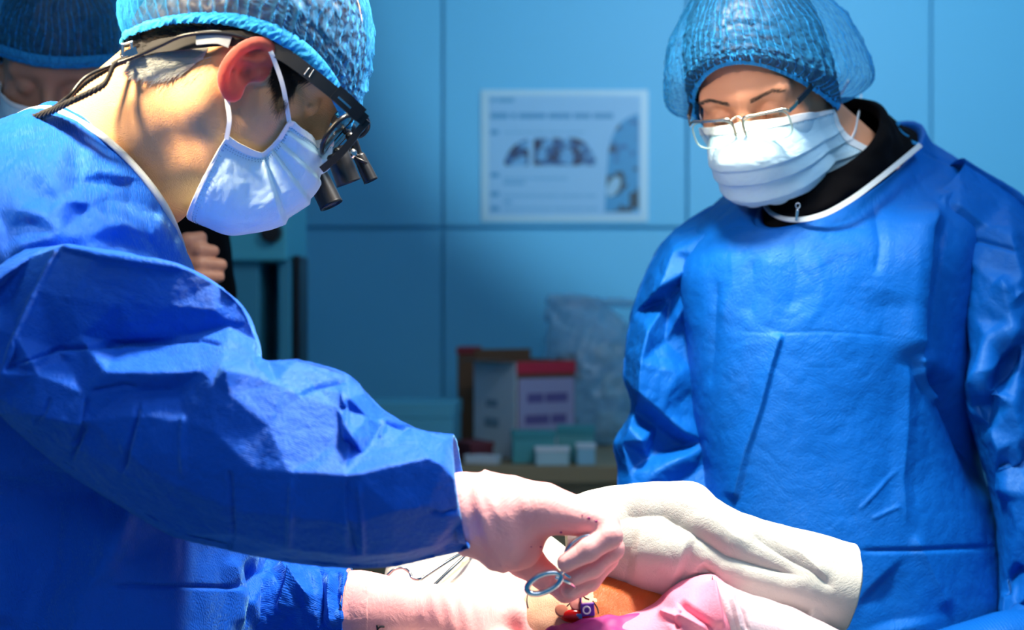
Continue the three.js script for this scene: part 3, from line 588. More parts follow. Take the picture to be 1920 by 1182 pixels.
// pleated mask from its side edge S to the middle line C (both in head axes, chin first), the same on the other side
function maskParts(H, S, C, parent, pleats, o = {}) {
  const cross = (t, u) => { const s = cr(S, t), c = cr(C, t), a = (1 - Math.abs(u)) * Math.PI / 2, e = Math.sin(a), k = Math.cos(a); return V(lerp(s[0], c[0], e), lerp(s[1], c[1], e), Math.abs(s[2]) * Math.sign(u) * Math.pow(k, o.flat ?? 0.75)); };
  const disp = (t, u) => { let d = 0; const q = Math.abs(u); for (const [t0, w, amp, fade] of pleats) { const s = (t - t0) / w; d += amp * (s > 0 ? Math.pow(clamp(1 - s), 1.4) : Math.pow(clamp(1 + s * 6), 1.2)) * smooth(1.02, 0.88, q) * (fade + (1 - fade) * q); } return d + 0.0012 * noise(t * 6, u * 5, 2) + 0.0006 * Math.abs(noise(t * 16, u * 10, 5)); };
  const at = (t, u, lift = 0) => { const e = 0.012, p = cross(t, u), a = cross(Math.min(1, t + e), u).sub(cross(Math.max(0, t - e), u)), b = cross(t, Math.min(1, u + e)).sub(cross(t, Math.max(-1, u - e))), n = a.cross(b).normalize(); if (n.x * (p.x - 0.02) + n.z * p.z < 0) n.negate(); for (let i = 0; i < 3; i++) { const q = o.field(p.x, p.y, p.z); if (q < 0.003) p.addScaledVector(n, 0.003 - q); } return p.addScaledVector(n, disp(t, u) + 0.001 + lift); };
  const body = sheet((a, b) => at(b, a * 2 - 1), 160, 130, 0.001, [0.2, 0.16]); body.applyMatrix4(H.m);
  const m = mesh('face_mask', body, M.mask, parent);
  const strip = (t0, t1, u0, u1, name) => { const g = sheet((a, b) => at(lerp(t0, t1, b), lerp(u0, u1, a), 0.0009), u1 - u0 > 1 ? 120 : 10, t1 - t0 > 0.5 ? 90 : 10, 0.001); g.applyMatrix4(H.m); return mesh(name, g, M.maskWhite, m); };
  strip(0.0, 0.045, -1, 1, 'edge_strip'); strip(0.93, 1, -1, 1, 'edge_strip');
  strip(0, 1, 0.95, 1, 'edge_strip'); strip(0, 1, -1, -0.95, 'edge_strip');
  const dots = []; const dot = (t, u) => { const p = at(t, u, 0.0016).applyMatrix4(H.m); dots.push(new THREE.OctahedronGeometry(0.00055, 0).translate(p.x, p.y, p.z)); };
  for (let k = 0; k < 46; k++) { const u = -1 + 2 * (k + 0.5) / 46; for (const t of [0.055, 0.075, 0.92]) dot(t, u); }
  for (let k = 0; k < 34; k++) for (const u of [0.935, 0.915, -0.935, -0.915]) dot(0.03 + 0.94 * k / 33, u);
  mesh('stitching', merge(dots), M.stitch, m);
  return { m, at };
}
// a plain clothed body under the gown, from the neck base to the ground
function bodyUnder(parent, hip, floorX, floorZ, turn, legMat = M.trouser) {
  const c = Math.cos(turn), s = Math.sin(turn), off = (a, f) => [floorX + a * c + f * s, floorZ - a * s + f * c];
  const legs = [];
  for (const a of [-0.1, 0.1]) { const [x, z] = off(a, 0), [hx, hz] = off(a * 0.9, 0); legs.push(loft([[hx, hip, hz, 0.085], [lerp(hx, x, 0.5), hip * 0.55, lerp(hz, z, 0.5), 0.075], [x, 0.28, z, 0.065], [x, 0.07, z, 0.07]].map(([X, Y, Z, r]) => ({ c: V(X, Y, Z), U: V(r, 0, 0), V: V(0, 0, r) })), { nu: 32, nv: 30, hem: 1 })); }
  mesh('trousers', merge(legs), legMat, parent);
  for (const a of [-0.1, 0.1]) {
    const [x, z] = off(a, 0.06), g = nets((X, Y, Z) => { const dx = X - x, dz = Z - z, u = dx * c - dz * s, w = dx * s + dz * c; return Math.max(smin(ell(u, Y, w, [0, 0.03, 0.02], [0.05, 0.06, 0.14]), ell(u, Y, w, [0, 0.06, -0.06], [0.045, 0.06, 0.06]), 0.03), 0.004 - Y); }, [x - 0.2, -0.01, z - 0.2], [x + 0.2, 0.16, z + 0.2], 0.012);
    mesh('shoe', g, M.shoe, parent);
  }
}
const ring = (c, A, f) => { const C = P(...c); return { c: C, U: P(...A).sub(C), V: P(...f).sub(C) }; };
const level = (y, x, z, u, v) => ({ c: V(x, y, z), U: V(u, 0, 0), V: V(0, 0, v) });
const atHeight = (y, d) => 591 + (EYE - y) / d * FPX;    // where a height shows at a distance

// ================================================================ surgeon with loupes
const S1 = thing('person', 'person in a blue gown with magnifying loupes, bent over the patient', 'person');
const headL = makeHead(HL, P(165, 335, 1.43), 0.06, 0.074, true, 0.0022, 0.93, P(292, 348, 1.415));
mesh('body', headL.g, [M.skin, M.ear], S1);
const CAPL = { xc: 0.003, a: 0.1, b: 0.081, yF: 0.012, yS: 0.019, yB: -0.066, yT: 0.15, lean: -0.045, puffF: 0.1, puffB: 0.3, sag: 0.05, pleat: 0.005, pl: 70, id: 2 };
hairDome(HL, CAPL, S1, 0.006);
capParts(HL, CAPL, M.cap, S1);
{
  const grey = [], black = [], down = V(-0.35, -0.9, 0);
  const inPoly = (x, y, q) => { let c = false; for (let i = 0, j = q.length - 1; i < q.length; j = i++) if ((q[i][1] > y) !== (q[j][1] > y) && x < (q[j][0] - q[i][0]) * (y - q[i][1]) / (q[j][1] - q[i][1]) + q[i][0]) c = !c; return c; };
  const fill = (poly, count, L, r, list, flow) => { const xs = poly.map((p) => p[0]), ys = poly.map((p) => p[1]); for (let k = 0; k < count; k++) { const x = rr(Math.min(...xs), Math.max(...xs)), y = rr(Math.min(...ys), Math.max(...ys)); if (!inPoly(x, y, poly)) continue; const h = hitHead(HL, headL.plain, x, y); if (!h) continue; const d = flow.clone().add(V(rr(-0.3, 0.3), rr(-0.3, 0.3), rr(-0.1, 0.1))); d.addScaledVector(h.n, -d.dot(h.n)).normalize().addScaledVector(h.n, 0.28).normalize(); const l = L * rr(0.6, 1.2), c = rr(-0.06, 0.03), s = strand(h.p, d, h.n, l, r, c); list.push(s); if (rnd() < 0.6) list.push(s.map((v, i) => (i % 3 === 2 ? -v : v))); } };
  fill([[244, 118], [255, 92], [330, 82], [392, 88], [384, 108], [350, 132], [300, 142], [262, 136]], 4200, 0.013, 0.0005, grey, down);
  fill([[270, 130], [360, 120], [400, 105], [395, 130], [340, 165], [300, 168]], 160, 0.01, 0.0002, grey, down);
  fill([[512, 92], [560, 120], [560, 150], [538, 196], [526, 200], [520, 150]], 2400, 0.016, 0.00028, black, V(0.1, -1, 0));
  fill([[440, 60], [520, 62], [580, 120], [600, 150], [560, 150], [510, 100], [470, 84]], 3200, 0.018, 0.0003, black, V(-0.5, -0.8, 0));
  fill([[238, 96], [262, 70], [330, 52], [440, 42], [530, 58], [600, 110], [680, 180], [690, 215], [660, 190], [590, 130], [520, 84], [440, 70], [330, 80], [264, 104]], 5200, 0.015, 0.00045, black, V(-0.8, -0.5, 0));
  mesh('nape_hair', hairGeo(HL, grey), M.hairGrey, S1);
  mesh('temple_hair', hairGeo(HL, black), M.hair, S1);
  const brow = []; for (let k = 0; k < 500; k++) { const u = rnd(), s = rnd() < 0.5 ? 1 : -1, p = V(lerp(0.101, 0.086, u), lerp(0.018, 0.021, u) + rr(-0.0035, 0.0035), s * lerp(0.012, 0.05, u)); brow.push(strand(p, V(-0.25, 0.15, s).normalize(), V(1, 0, 0.2 * s).normalize(), 0.008, 0.00025, 0.0)); }
  mesh('eyebrow', hairGeo(HL, brow), M.brow, S1);
}
{
  const S = [[424, 252, 0.063], [452, 272, 0.067], [488, 288, 0.068], [520, 262, 0.066], [547, 222, 0.062]].map(([x, y, z]) => { const h = hitHead(HL, headL.plain, x, y); return h ? h.p.toArray() : onPlane(HL, x, y, z); });
  const C = [[357, 408, 0], [392, 425, 0], [440, 437, 0], [500, 424, 0], [553, 394, 0], [588, 352, 0], [597, 305, 0], [588, 268, 0]].map(([x, y, z]) => onPlane(HL, x, y, z));
  const C5 = C;
  const { m, at } = maskParts(HL, S, C5, S1, [[0.5, -0.16, 0.006, 0.6], [0.64, -0.12, 0.005, 0.6], [0.75, -0.14, 0.005, 0.6], [0.87, -0.13, 0.004, 0.6]], { flat: 0.6, field: headL.plain });
  const up = (px, py, z) => toWorld(HL, onPlane(HL, px, py, z));
  const a = toWorld(HL, [...at(0.03, 0.97, 0.002).toArray()]), b = toWorld(HL, [...at(0.965, 0.96, 0.002).toArray()]);
  const side = () => V(0, 0, 1);
  mesh('ear_loop', ribbon([b, up(530, 160, 0.074), up(516, 118, 0.08), up(507, 96, 0.084), up(495, 92, 0.07)], 0.0042, 0.0012, side), M.loop, m);
  mesh('ear_loop', ribbon([a, up(430, 225, 0.072), up(427, 196, 0.074), up(425, 175, 0.072), up(440, 150, 0.06)], 0.0042, 0.0012, side), M.loop, m);
}
// gown
const shoulderCreases = [];
for (const [x, y] of [[-200, 230], [0, 232], [60, 222], [112, 222], [160, 245], [210, 285], [262, 335], [308, 395], [345, 490], [-200, 760], [0, 760], [120, 760], [340, 560], [340, 760]]) shoulderCreases.push([x, y, 0]);
for (const [x, y, o] of [[172, 300, 0.006], [205, 350, -0.007], [225, 330, 0.004], [240, 420, 0.007], [262, 400, -0.006], [268, 470, -0.006], [285, 440, 0.005], [300, 480, -0.004], [130, 255, -0.005], [145, 290, -0.005], [110, 300, 0.004], [60, 300, 0.003], [20, 320, -0.003], [95, 345, 0.008], [70, 370, -0.006], [120, 375, 0.007], [85, 405, 0.009], [60, 425, -0.006], [150, 400, -0.006], [175, 380, 0.006], [40, 455, 0.007], [20, 430, -0.005], [110, 440, 0.007], [165, 450, -0.006], [200, 425, 0.007], [215, 455, -0.005], [70, 500, -0.005], [30, 540, 0.005], [10, 480, 0.004], [0, 600, -0.004], [45, 590, -0.003], [150, 340, -0.004], [190, 320, 0.005], [30, 390, 0.004], [0, 400, -0.003]]) shoulderCreases.push([x, y, o]);
const gownL = mesh('gown', loft([
  ring([216, 352, 1.42], [350, 500, 1.42], [228, 290, 1.335]),
  ring([185, 395, 1.43], [375, 545, 1.43], [168, 330, 1.30]),
  ring([130, 470, 1.44], [400, 640, 1.44], [90, 430, 1.25]),
  ring([100, 590, 1.45], [415, 740, 1.45], [60, 570, 1.235]),
  ring([110, 730, 1.46], [430, 830, 1.46], [80, 745, 1.25]),
  ring([130, 900, 1.47], [470, 940, 1.47], [110, 930, 1.27]),
  ring([140, 1060, 1.48], [505, 1060, 1.48], [120, 1080, 1.28]),
  ring([140, 1182, 1.48], [520, 1182, 1.48], [130, 1182, 1.28]),
  ring([140, 1500, 1.48], [530, 1500, 1.48], [130, 1500, 1.27]),
  ring([140, 1900, 1.48], [545, 1900, 1.48], [130, 1900, 1.26]),
  ring([140, 2300, 1.48], [560, 2300, 1.48], [130, 2300, 1.25]),
], {
  nu: 460, nv: 640, frontShare: 0.72, hem0: 1, hem: 1, tinSmooth: 5, crease: shoulderCreases, creaseSmooth: 3, tinWeight: (x, y) => smooth(860, 930, y) * smooth(1500, 1300, y),
  tin: [[-300, 840, 1.36], [-300, 1182, 1.36], [-300, 1500, 1.36], [0, 840, 1.3], [0, 1000, 1.31], [0, 1182, 1.31], [0, 1500, 1.3], [120, 900, 1.31], [100, 1060, 1.315], [60, 1182, 1.31], [255, 880, 1.27], [246, 950, 1.268], [205, 1040, 1.27], [160, 1105, 1.275], [140, 1182, 1.28], [140, 1500, 1.28],
    [270, 952, 1.282], [232, 1050, 1.285], [215, 1100, 1.285], [330, 960, 1.31], [330, 1100, 1.312], [330, 1182, 1.31], [330, 1500, 1.31], [430, 1000, 1.375], [430, 1100, 1.372], [430, 1182, 1.37], [485, 940, 1.47], [506, 1060, 1.48], [519, 1182, 1.48], [529, 1500, 1.48], [470, 1040, 1.405], [475, 1130, 1.402], [495, 1182, 1.43]],
  folds: [
    F('v', 0.004, 9, [[190, 1100], [340, 1100], [480, 1104]]),
    F('r', 0.005, 30, [[430, 1040], [450, 1110], [455, 1182]]),
    F('r', 0.006, 24, [[490, 1050], [480, 1110], [495, 1182]]),
    F('v', 0.005, 14, [[462, 1050], [470, 1120], [462, 1182]]),
    F('g', 0.012, 40, [[0, 980], [10, 1080], [0, 1182]]),
  ],
  wrinkle: (x, y, z, f) => 0.006 * (crumple(x, y, z, 0.09) - 0.3) * smooth(0.9, 1.2, y) + 0.004 * (crumple(x, y * 0.5, z, 0.05) - 0.3),
}), M.gown, S1);
{
  const edge = [[4, 234], [40, 214], [70, 204], [105, 206], [150, 228], [205, 265], [262, 322], [308, 384], [334, 440], [352, 500]];
  const dep = [1.45, 1.42, 1.385, 1.36, 1.342, 1.334, 1.338, 1.352, 1.375, 1.41];
  mesh('neck_binding', capTube(edge.map(([x, y], i) => P(x, y + 1, dep[i] - 0.001)), 0.0034, 90, 10), M.binding, gownL);
  // pale inner collar that shows at the throat
  mesh('inner_collar', sheet((u, v) => { const a = cr([[296, 372, 1.352], [318, 410, 1.366], [336, 450, 1.386], [352, 498, 1.41]], u), b = cr([[306, 372, 1.37], [328, 412, 1.385], [345, 452, 1.4], [356, 496, 1.42]], u), k = cr([[lerp(a[0], b[0], v), lerp(a[1], b[1], v), lerp(a[2], b[2], v)], [lerp(a[0], b[0], v), lerp(a[1], b[1], v), lerp(a[2], b[2], v)]], 0); return P(...k); }, 30, 8, 0.001), M.binding, gownL);
}
// the near sleeve
mesh('sleeve', loft([
  outline([105, 452], [-140, 700], 1.29, 0.09), outline([170, 463], [-80, 710], 1.275, 0.105), outline([250, 478], [-20, 740], 1.26, 0.115), outline([350, 502], [60, 815], 1.245, 0.12),
  outline([440, 563], [150, 888], 1.23, 0.12), outline([476, 630], [235, 940], 1.22, 0.118), outline([484, 673], [330, 996], 1.215, 0.115), outline([530, 676], [385, 1013], 1.21, 0.115), outline([562, 676], [440, 1026], 1.21, 0.113),
  outline([650, 704], [545, 1049], 1.21, 0.105), outline([712, 765], [650, 1060], 1.215, 0.095), outline([770, 800], [735, 1059], 1.225, 0.085), outline([812, 812], [812, 1043], 1.235, 0.076), outline([850, 816], [880, 1026], 1.25, 0.066),
], {
  nu: 560, nv: 620, frontShare: 0.78, hem: 1.1, e: 2.1, tinSmooth: 7,
  tin: [
    // shoulder ridge and the outline of the upper arm
    [112, 462, 1.2], [180, 479, 1.19], [250, 490, 1.19], [350, 504, 1.2], [402, 533, 1.21], [440, 564, 1.215], [466, 605, 1.215], [480, 640, 1.215], [485, 671, 1.215],
    [70, 545, 1.19], [30, 630, 1.18], [4, 702, 1.172], [-20, 745, 1.19], [-60, 700, 1.21], [-60, 600, 1.21], [20, 560, 1.21], [60, 480, 1.215],
    // hanging panel under the ridge
    [130, 560, 1.186], [220, 570, 1.19], [320, 572, 1.196], [400, 582, 1.202], [150, 630, 1.19], [250, 622, 1.197], [340, 606, 1.202], [425, 598, 1.208],
    // crease, then the shelf that catches the light
    [22, 688, 1.186], [110, 655, 1.197], [220, 646, 1.204], [300, 641, 1.204], [360, 630, 1.206], [430, 614, 1.21], [474, 594, 1.214],
    [70, 702, 1.168], [200, 698, 1.155], [300, 700, 1.15], [380, 696, 1.15], [414, 686, 1.152], [470, 664, 1.185],
    // below the shelf
    [160, 738, 1.16], [240, 738, 1.162], [330, 732, 1.16], [60, 780, 1.165], [150, 800, 1.15], [170, 790, 1.16], [255, 780, 1.145], [350, 790, 1.138], [250, 860, 1.15],
    [0, 748, 1.19], [60, 812, 1.2], [120, 866, 1.21], [190, 918, 1.215], [235, 940, 1.215], [300, 978, 1.215], [350, 1002, 1.215], [430, 1020, 1.215], [545, 1047, 1.21], [650, 1058, 1.21], [735, 1057, 1.22], [812, 1041, 1.23], [879, 1025, 1.245],
    [-30, 775, 1.215], [40, 840, 1.225], [105, 895, 1.235], [175, 945, 1.24], [230, 968, 1.24], [340, 1028, 1.24], [430, 1046, 1.24], [545, 1073, 1.235], [650, 1084, 1.235], [735, 1083, 1.245], [815, 1066, 1.255],
    [130, 836, 1.18], [230, 890, 1.17], [330, 910, 1.15], [300, 850, 1.142],
    // forearm: outline, the overlap at the elbow, the shaded corner
    [500, 676, 1.205], [556, 675, 1.2], [600, 690, 1.2], [650, 705, 1.2], [690, 737, 1.205], [712, 765, 1.21], [770, 801, 1.22], [812, 813, 1.225], [849, 817, 1.235],
    [422, 694, 1.136], [480, 686, 1.165], [430, 740, 1.134], [400, 722, 1.138], [400, 810, 1.13], [380, 862, 1.135], [540, 690, 1.18],
    // lit planes of the forearm down to the long crest
    [470, 704, 1.15], [520, 722, 1.152], [562, 742, 1.158], [505, 800, 1.132], [450, 858, 1.122], [610, 734, 1.172], [640, 738, 1.172], [600, 700, 1.192],
    [430, 882, 1.125], [480, 884, 1.12], [540, 886, 1.114], [600, 888, 1.111], [648, 892, 1.113], [668, 889, 1.114], [740, 873, 1.125], [800, 860, 1.14], [830, 872, 1.145], [856, 905, 1.16], [876, 968, 1.19],
    [632, 765, 1.16], [642, 820, 1.146], [655, 748, 1.164], [660, 820, 1.126], [690, 782, 1.178], [702, 820, 1.174], [680, 852, 1.146], [716, 802, 1.19], [730, 836, 1.162], [780, 826, 1.178], [830, 830, 1.196],
    // hanging side below the crest
    [440, 960, 1.137], [540, 970, 1.122], [620, 980, 1.127], [650, 985, 1.118], [668, 980, 1.13], [740, 960, 1.127], [800, 950, 1.142], [850, 970, 1.168],
    [440, 1004, 1.172], [545, 1030, 1.167], [650, 1042, 1.167], [735, 1040, 1.177], [812, 1024, 1.192], [858, 1008, 1.218],
  ],
  folds: [
    F('r', 0.004, 10, [[112, 463], [180, 480], [250, 490], [350, 505]], { e0: 0.05, e1: 0.1 }), F('r', 0.004, 9, [[112, 463], [70, 545], [30, 630], [5, 702]], { e0: 0.05 }),
    F('v', 0.006, 9, [[0, 698], [110, 655], [220, 645], [340, 640], [380, 628]]), F('r', 0.004, 14, [[10, 690], [80, 674], [150, 664]]), F('v', 0.003, 7, [[330, 640], [380, 640], [420, 650]]),
    F('v', 0.005, 9, [[165, 738], [158, 800], [130, 870]]), F('v', 0.006, 10, [[262, 748], [245, 820], [225, 900]]), F('v', 0.004, 9, [[165, 735], [230, 722], [260, 728]]),
    F('v', 0.003, 8, [[95, 742], [82, 775], [62, 800]]), F('r', 0.003, 12, [[345, 770], [340, 830], [345, 900]]),
    F('v', 0.005, 8, [[430, 880], [433, 950], [438, 1015]], { e0: 0.1 }), F('r', 0.004, 10, [[548, 890], [545, 960], [540, 1040]]), F('v', 0.005, 9, [[650, 892], [655, 960], [668, 1050]]), F('r', 0.004, 10, [[672, 895], [676, 960], [680, 1050]]),
    F('v', 0.004, 8, [[560, 745], [590, 726], [648, 716]]), F('r', 0.003, 8, [[640, 722], [648, 780], [650, 880]]),
    F('r', 0.003, 8, [[712, 785], [718, 805], [712, 825]]), F('v', 0.003, 7, [[720, 790], [745, 800], [768, 806]]), F('v', 0.003, 8, [[800, 960], [830, 965], [860, 955]]),
  ],
  wrinkle: (x, y, z, f, v) => 0.0022 * (crumple(x, y, z, 0.045) - 0.3) + 0.0007 * (crumple(x, y, z, 0.014) - 0.3),
}), M.gown, gownL);
// the far sleeve, lower down
mesh('sleeve', loft([
  outline([330, 1000], [330, 1180], 1.5, 0.08), outline([440, 1030], [430, 1215], 1.49, 0.075), outline([530, 1043], [520, 1225], 1.48, 0.068), outline([600, 1055], [600, 1228], 1.465, 0.06), outline([652, 1066], [652, 1224], 1.45, 0.05),
], { nu: 240, nv: 200, hem: 1, folds: [F('s', 0.014, 50, [[560, 1050], [540, 1110], [520, 1150]], { w2: 10 }), F('r', 0.009, 22, [[520, 1050], [545, 1090], [590, 1130]]), F('v', 0.008, 16, [[600, 1060], [605, 1110], [600, 1182]]), F('r', 0.008, 16, [[620, 1070], [615, 1120], [625, 1182]]), F('v', 0.007, 12, [[635, 1070], [630, 1110], [640, 1150]])],
  wrinkle: (x, y, z) => 0.008 * (crumple(x, y, z, 0.05) - 0.3) + 0.003 * (crumple(x, y, z, 0.02) - 0.3) }), M.gown, gownL);
bodyUnder(S1, 0.6, P(150, 0, 1.48).x, -1.48, Math.PI / 2);

// ---------------------------------------------------------------- gloved hands
const J = (px, py, d) => P(px, py, d).toArray();
function gloveField(chains, k = 0.007) {
  return (x, y, z) => { let d = 1; for (const c of chains) { let e = 1; for (let i = 0; i + 1 < c.length; i++) e = smin(e, cone(x, y, z, c[i].p, c[i + 1].p, c[i].r, c[i + 1].r), 0.004); d = smin(d, e, c.k ?? k); } return d; };
}
const chain = (list, k) => { const c = list.map(([x, y, d, r]) => ({ p: J(x, y, d), r })); c.k = k; return c; };
{
  const palm = [
    chain([[780, 935, 1.28, 0.029], [890, 962, 1.295, 0.031], [940, 966, 1.3, 0.03]], 0.02),
    chain([[900, 962, 1.29, 0.029], [1020, 958, 1.278, 0.021], [1136, 984, 1.272, 0.012]], 0.016),
    chain([[900, 960, 1.3, 0.029], [1020, 952, 1.298, 0.02], [1132, 976, 1.292, 0.0125]], 0.016),
    chain([[900, 960, 1.305, 0.029], [1020, 954, 1.315, 0.019], [1122, 974, 1.312, 0.0125]], 0.016),
    chain([[900, 962, 1.31, 0.028], [1010, 960, 1.33, 0.018], [1106, 976, 1.332, 0.0125]], 0.016),
    chain([[905, 985, 1.285, 0.026], [950, 1020, 1.287, 0.025], [978, 1030, 1.292, 0.018]], 0.02),
  ];
  const fingers = [
    chain([[1136, 984, 1.272, 0.0115], [1144, 1006, 1.262, 0.0108], [1104, 1032, 1.257, 0.0102], [1062, 1056, 1.258, 0.0085]], 0.004),
    chain([[1132, 976, 1.292, 0.0125], [1146, 1030, 1.283, 0.0112], [1110, 1062, 1.277, 0.0105], [1078, 1080, 1.275, 0.009]], 0.004),
    chain([[1122, 974, 1.312, 0.0125], [1136, 1046, 1.302, 0.0115], [1104, 1088, 1.295, 0.0105], [1070, 1106, 1.29, 0.009]], 0.004),
    chain([[1106, 976, 1.332, 0.0125], [1116, 1050, 1.325, 0.0115], [1090, 1096, 1.318, 0.0105], [1062, 1112, 1.312, 0.009]], 0.004),
    chain([[940, 1000, 1.315, 0.022], [985, 1050, 1.325, 0.0165], [1022, 1082, 1.325, 0.0128], [1056, 1104, 1.318, 0.0098]], 0.01),
  ];
  const f = gloveField([...palm, ...fingers]);
  const lo = P(770, 1130, 1.34), hi = P(1175, 880, 1.34);
  const wrist = P(905, 960, 1.3);
  const g = nets((x, y, z) => { const a = x - wrist.x, w = Math.exp(-(a * a) / 0.0009); return f(x, y, z) - w * 0.0026 * (1 - 2.4 * Math.abs(noise((x + 0.25 * y) * 75, y * 14, z * 14))) - 0.0004 * noise(x * 60, y * 60, z * 60); }, [lo.x, lo.y - 0.01, -1.38], [hi.x, hi.y + 0.01, -1.23], 0.0022);
  const glove = mesh('glove', g, M.glove, S1);
  // tiny dried spots on the knuckles
  for (const [x, y, r] of [[1104, 972, 0.0016], [1118, 978, 0.0014], [1052, 999, 0.0012], [1014, 1026, 0.0011], [1092, 967, 0.0009], [996, 1026, 0.0008]]) { const p = P(x, y, 1.24); let q = null; const o = V(0, EYE, 0), d = p.clone().sub(o).normalize(); let t = 1.1; for (let i = 0; i < 60; i++) { const a = o.clone().addScaledVector(d, t), s = f(a.x, a.y, a.z); if (s < 0.0006) { q = a; break; } t += s * 0.8; } if (q) mesh('blood_spot', new THREE.SphereGeometry(r, 8, 6).scale(1, 0.7, 0.5).translate(q.x, q.y, q.z), M.drapePurple, glove); }
}
{
  const palm = [
    chain([[560, 1146, 1.455, 0.036], [690, 1146, 1.44, 0.038], [850, 1158, 1.42, 0.028]], 0.02),
    chain([[850, 1157, 1.425, 0.026], [920, 1128, 1.44, 0.02], [972, 1100, 1.452, 0.0125]], 0.016),
    chain([[850, 1158, 1.42, 0.026], [930, 1138, 1.42, 0.02], [978, 1112, 1.425, 0.0125]], 0.016),
    chain([[850, 1160, 1.415, 0.026], [935, 1152, 1.4, 0.02], [980, 1130, 1.4, 0.013]], 0.016),
    chain([[850, 1164, 1.41, 0.026], [930, 1172, 1.385, 0.02], [975, 1156, 1.378, 0.013]], 0.016),
  ];
  const fingers = [
    chain([[972, 1100, 1.452, 0.0115], [992, 1128, 1.445, 0.0105], [1022, 1154, 1.43, 0.01], [1046, 1170, 1.42, 0.0085]], 0.006),
    chain([[978, 1112, 1.425, 0.012], [1004, 1144, 1.415, 0.011], [1030, 1168, 1.4, 0.0105], [1052, 1184, 1.39, 0.009]], 0.006),
    chain([[980, 1130, 1.4, 0.012], [1008, 1162, 1.39, 0.0112], [1034, 1188, 1.375, 0.0105], [1050, 1204, 1.365, 0.009]], 0.006),
    chain([[975, 1156, 1.378, 0.012], [1004, 1190, 1.365, 0.0112], [1024, 1214, 1.35, 0.0105], [1040, 1228, 1.342, 0.009]], 0.006),
    chain([[880, 1185, 1.39, 0.02], [940, 1215, 1.36, 0.0145], [985, 1235, 1.335, 0.0118], [1015, 1246, 1.32, 0.0095]], 0.012),
  ];
  const f = gloveField([...palm, ...fingers]), a = P(640, 1260, 1.47), b = P(1075, 1050, 1.47);
  const g = nets((x, y, z) => Math.max(f(x, y, z) - 0.0004 * noise(x * 60, y * 60, z * 60) - 0.0006 * Math.exp(-Math.pow((x - P(850, 0, 1.42).x) / 0.03, 2)) * Math.sin((x + 0.3 * y) * 420), P(648, 0, 1.45).x - x), [a.x - 0.01, a.y - 0.02, -1.51], [b.x, b.y + 0.02, -1.29], 0.0024);
  const glove = mesh('glove', g, M.glove, S1);
  // rolled rim and the doubled cuff
  const rim = [], N = 40, c = P(647, 1145, 1.445), R = 0.0405; for (let i = 0; i < N; i++) { const t = i / N * 2 * Math.PI; rim.push(V(c.x + 0.003 * Math.cos(t), c.y + R * Math.cos(t), c.z + R * Math.sin(t))); }
  mesh('rolled_rim', tube(rim, 0.0017, 120, 8, true), M.glove, glove);
  mesh('cuff', loft([[648, 0.0402, 1146, 1.445], [670, 0.0402, 1146, 1.443], [694, 0.0398, 1146, 1.4405], [697, 0.0383, 1146, 1.44]].map(([x, r, y, d]) => ({ c: P(x, y, d), U: V(0, r, 0), V: V(0, 0, r) })), { nu: 160, nv: 40, wrinkle: (x, y, z) => 0.0025 * (crumple(x, y, z, 0.03) - 0.3) }), M.glove, glove);
  const zf = (px, py) => { const o = V(0, EYE, 0), d = P(px, py, 1).sub(o).normalize(); let t = 1.1; for (let i = 0; i < 80; i++) { const q = o.clone().addScaledVector(d, t), s = f(q.x, q.y, q.z); if (s < 0.0004) break; t += s * 0.8; } return o.addScaledVector(d, t - 0.0004); };
  mesh('size_mark', merge([capTube([zf(707, 1174), zf(708, 1182)], 0.0009, 8, 6), capTube([zf(708, 1181), zf(713, 1176), zf(720, 1176)], 0.0009, 10, 6)]), M.blackMatte, glove);
}
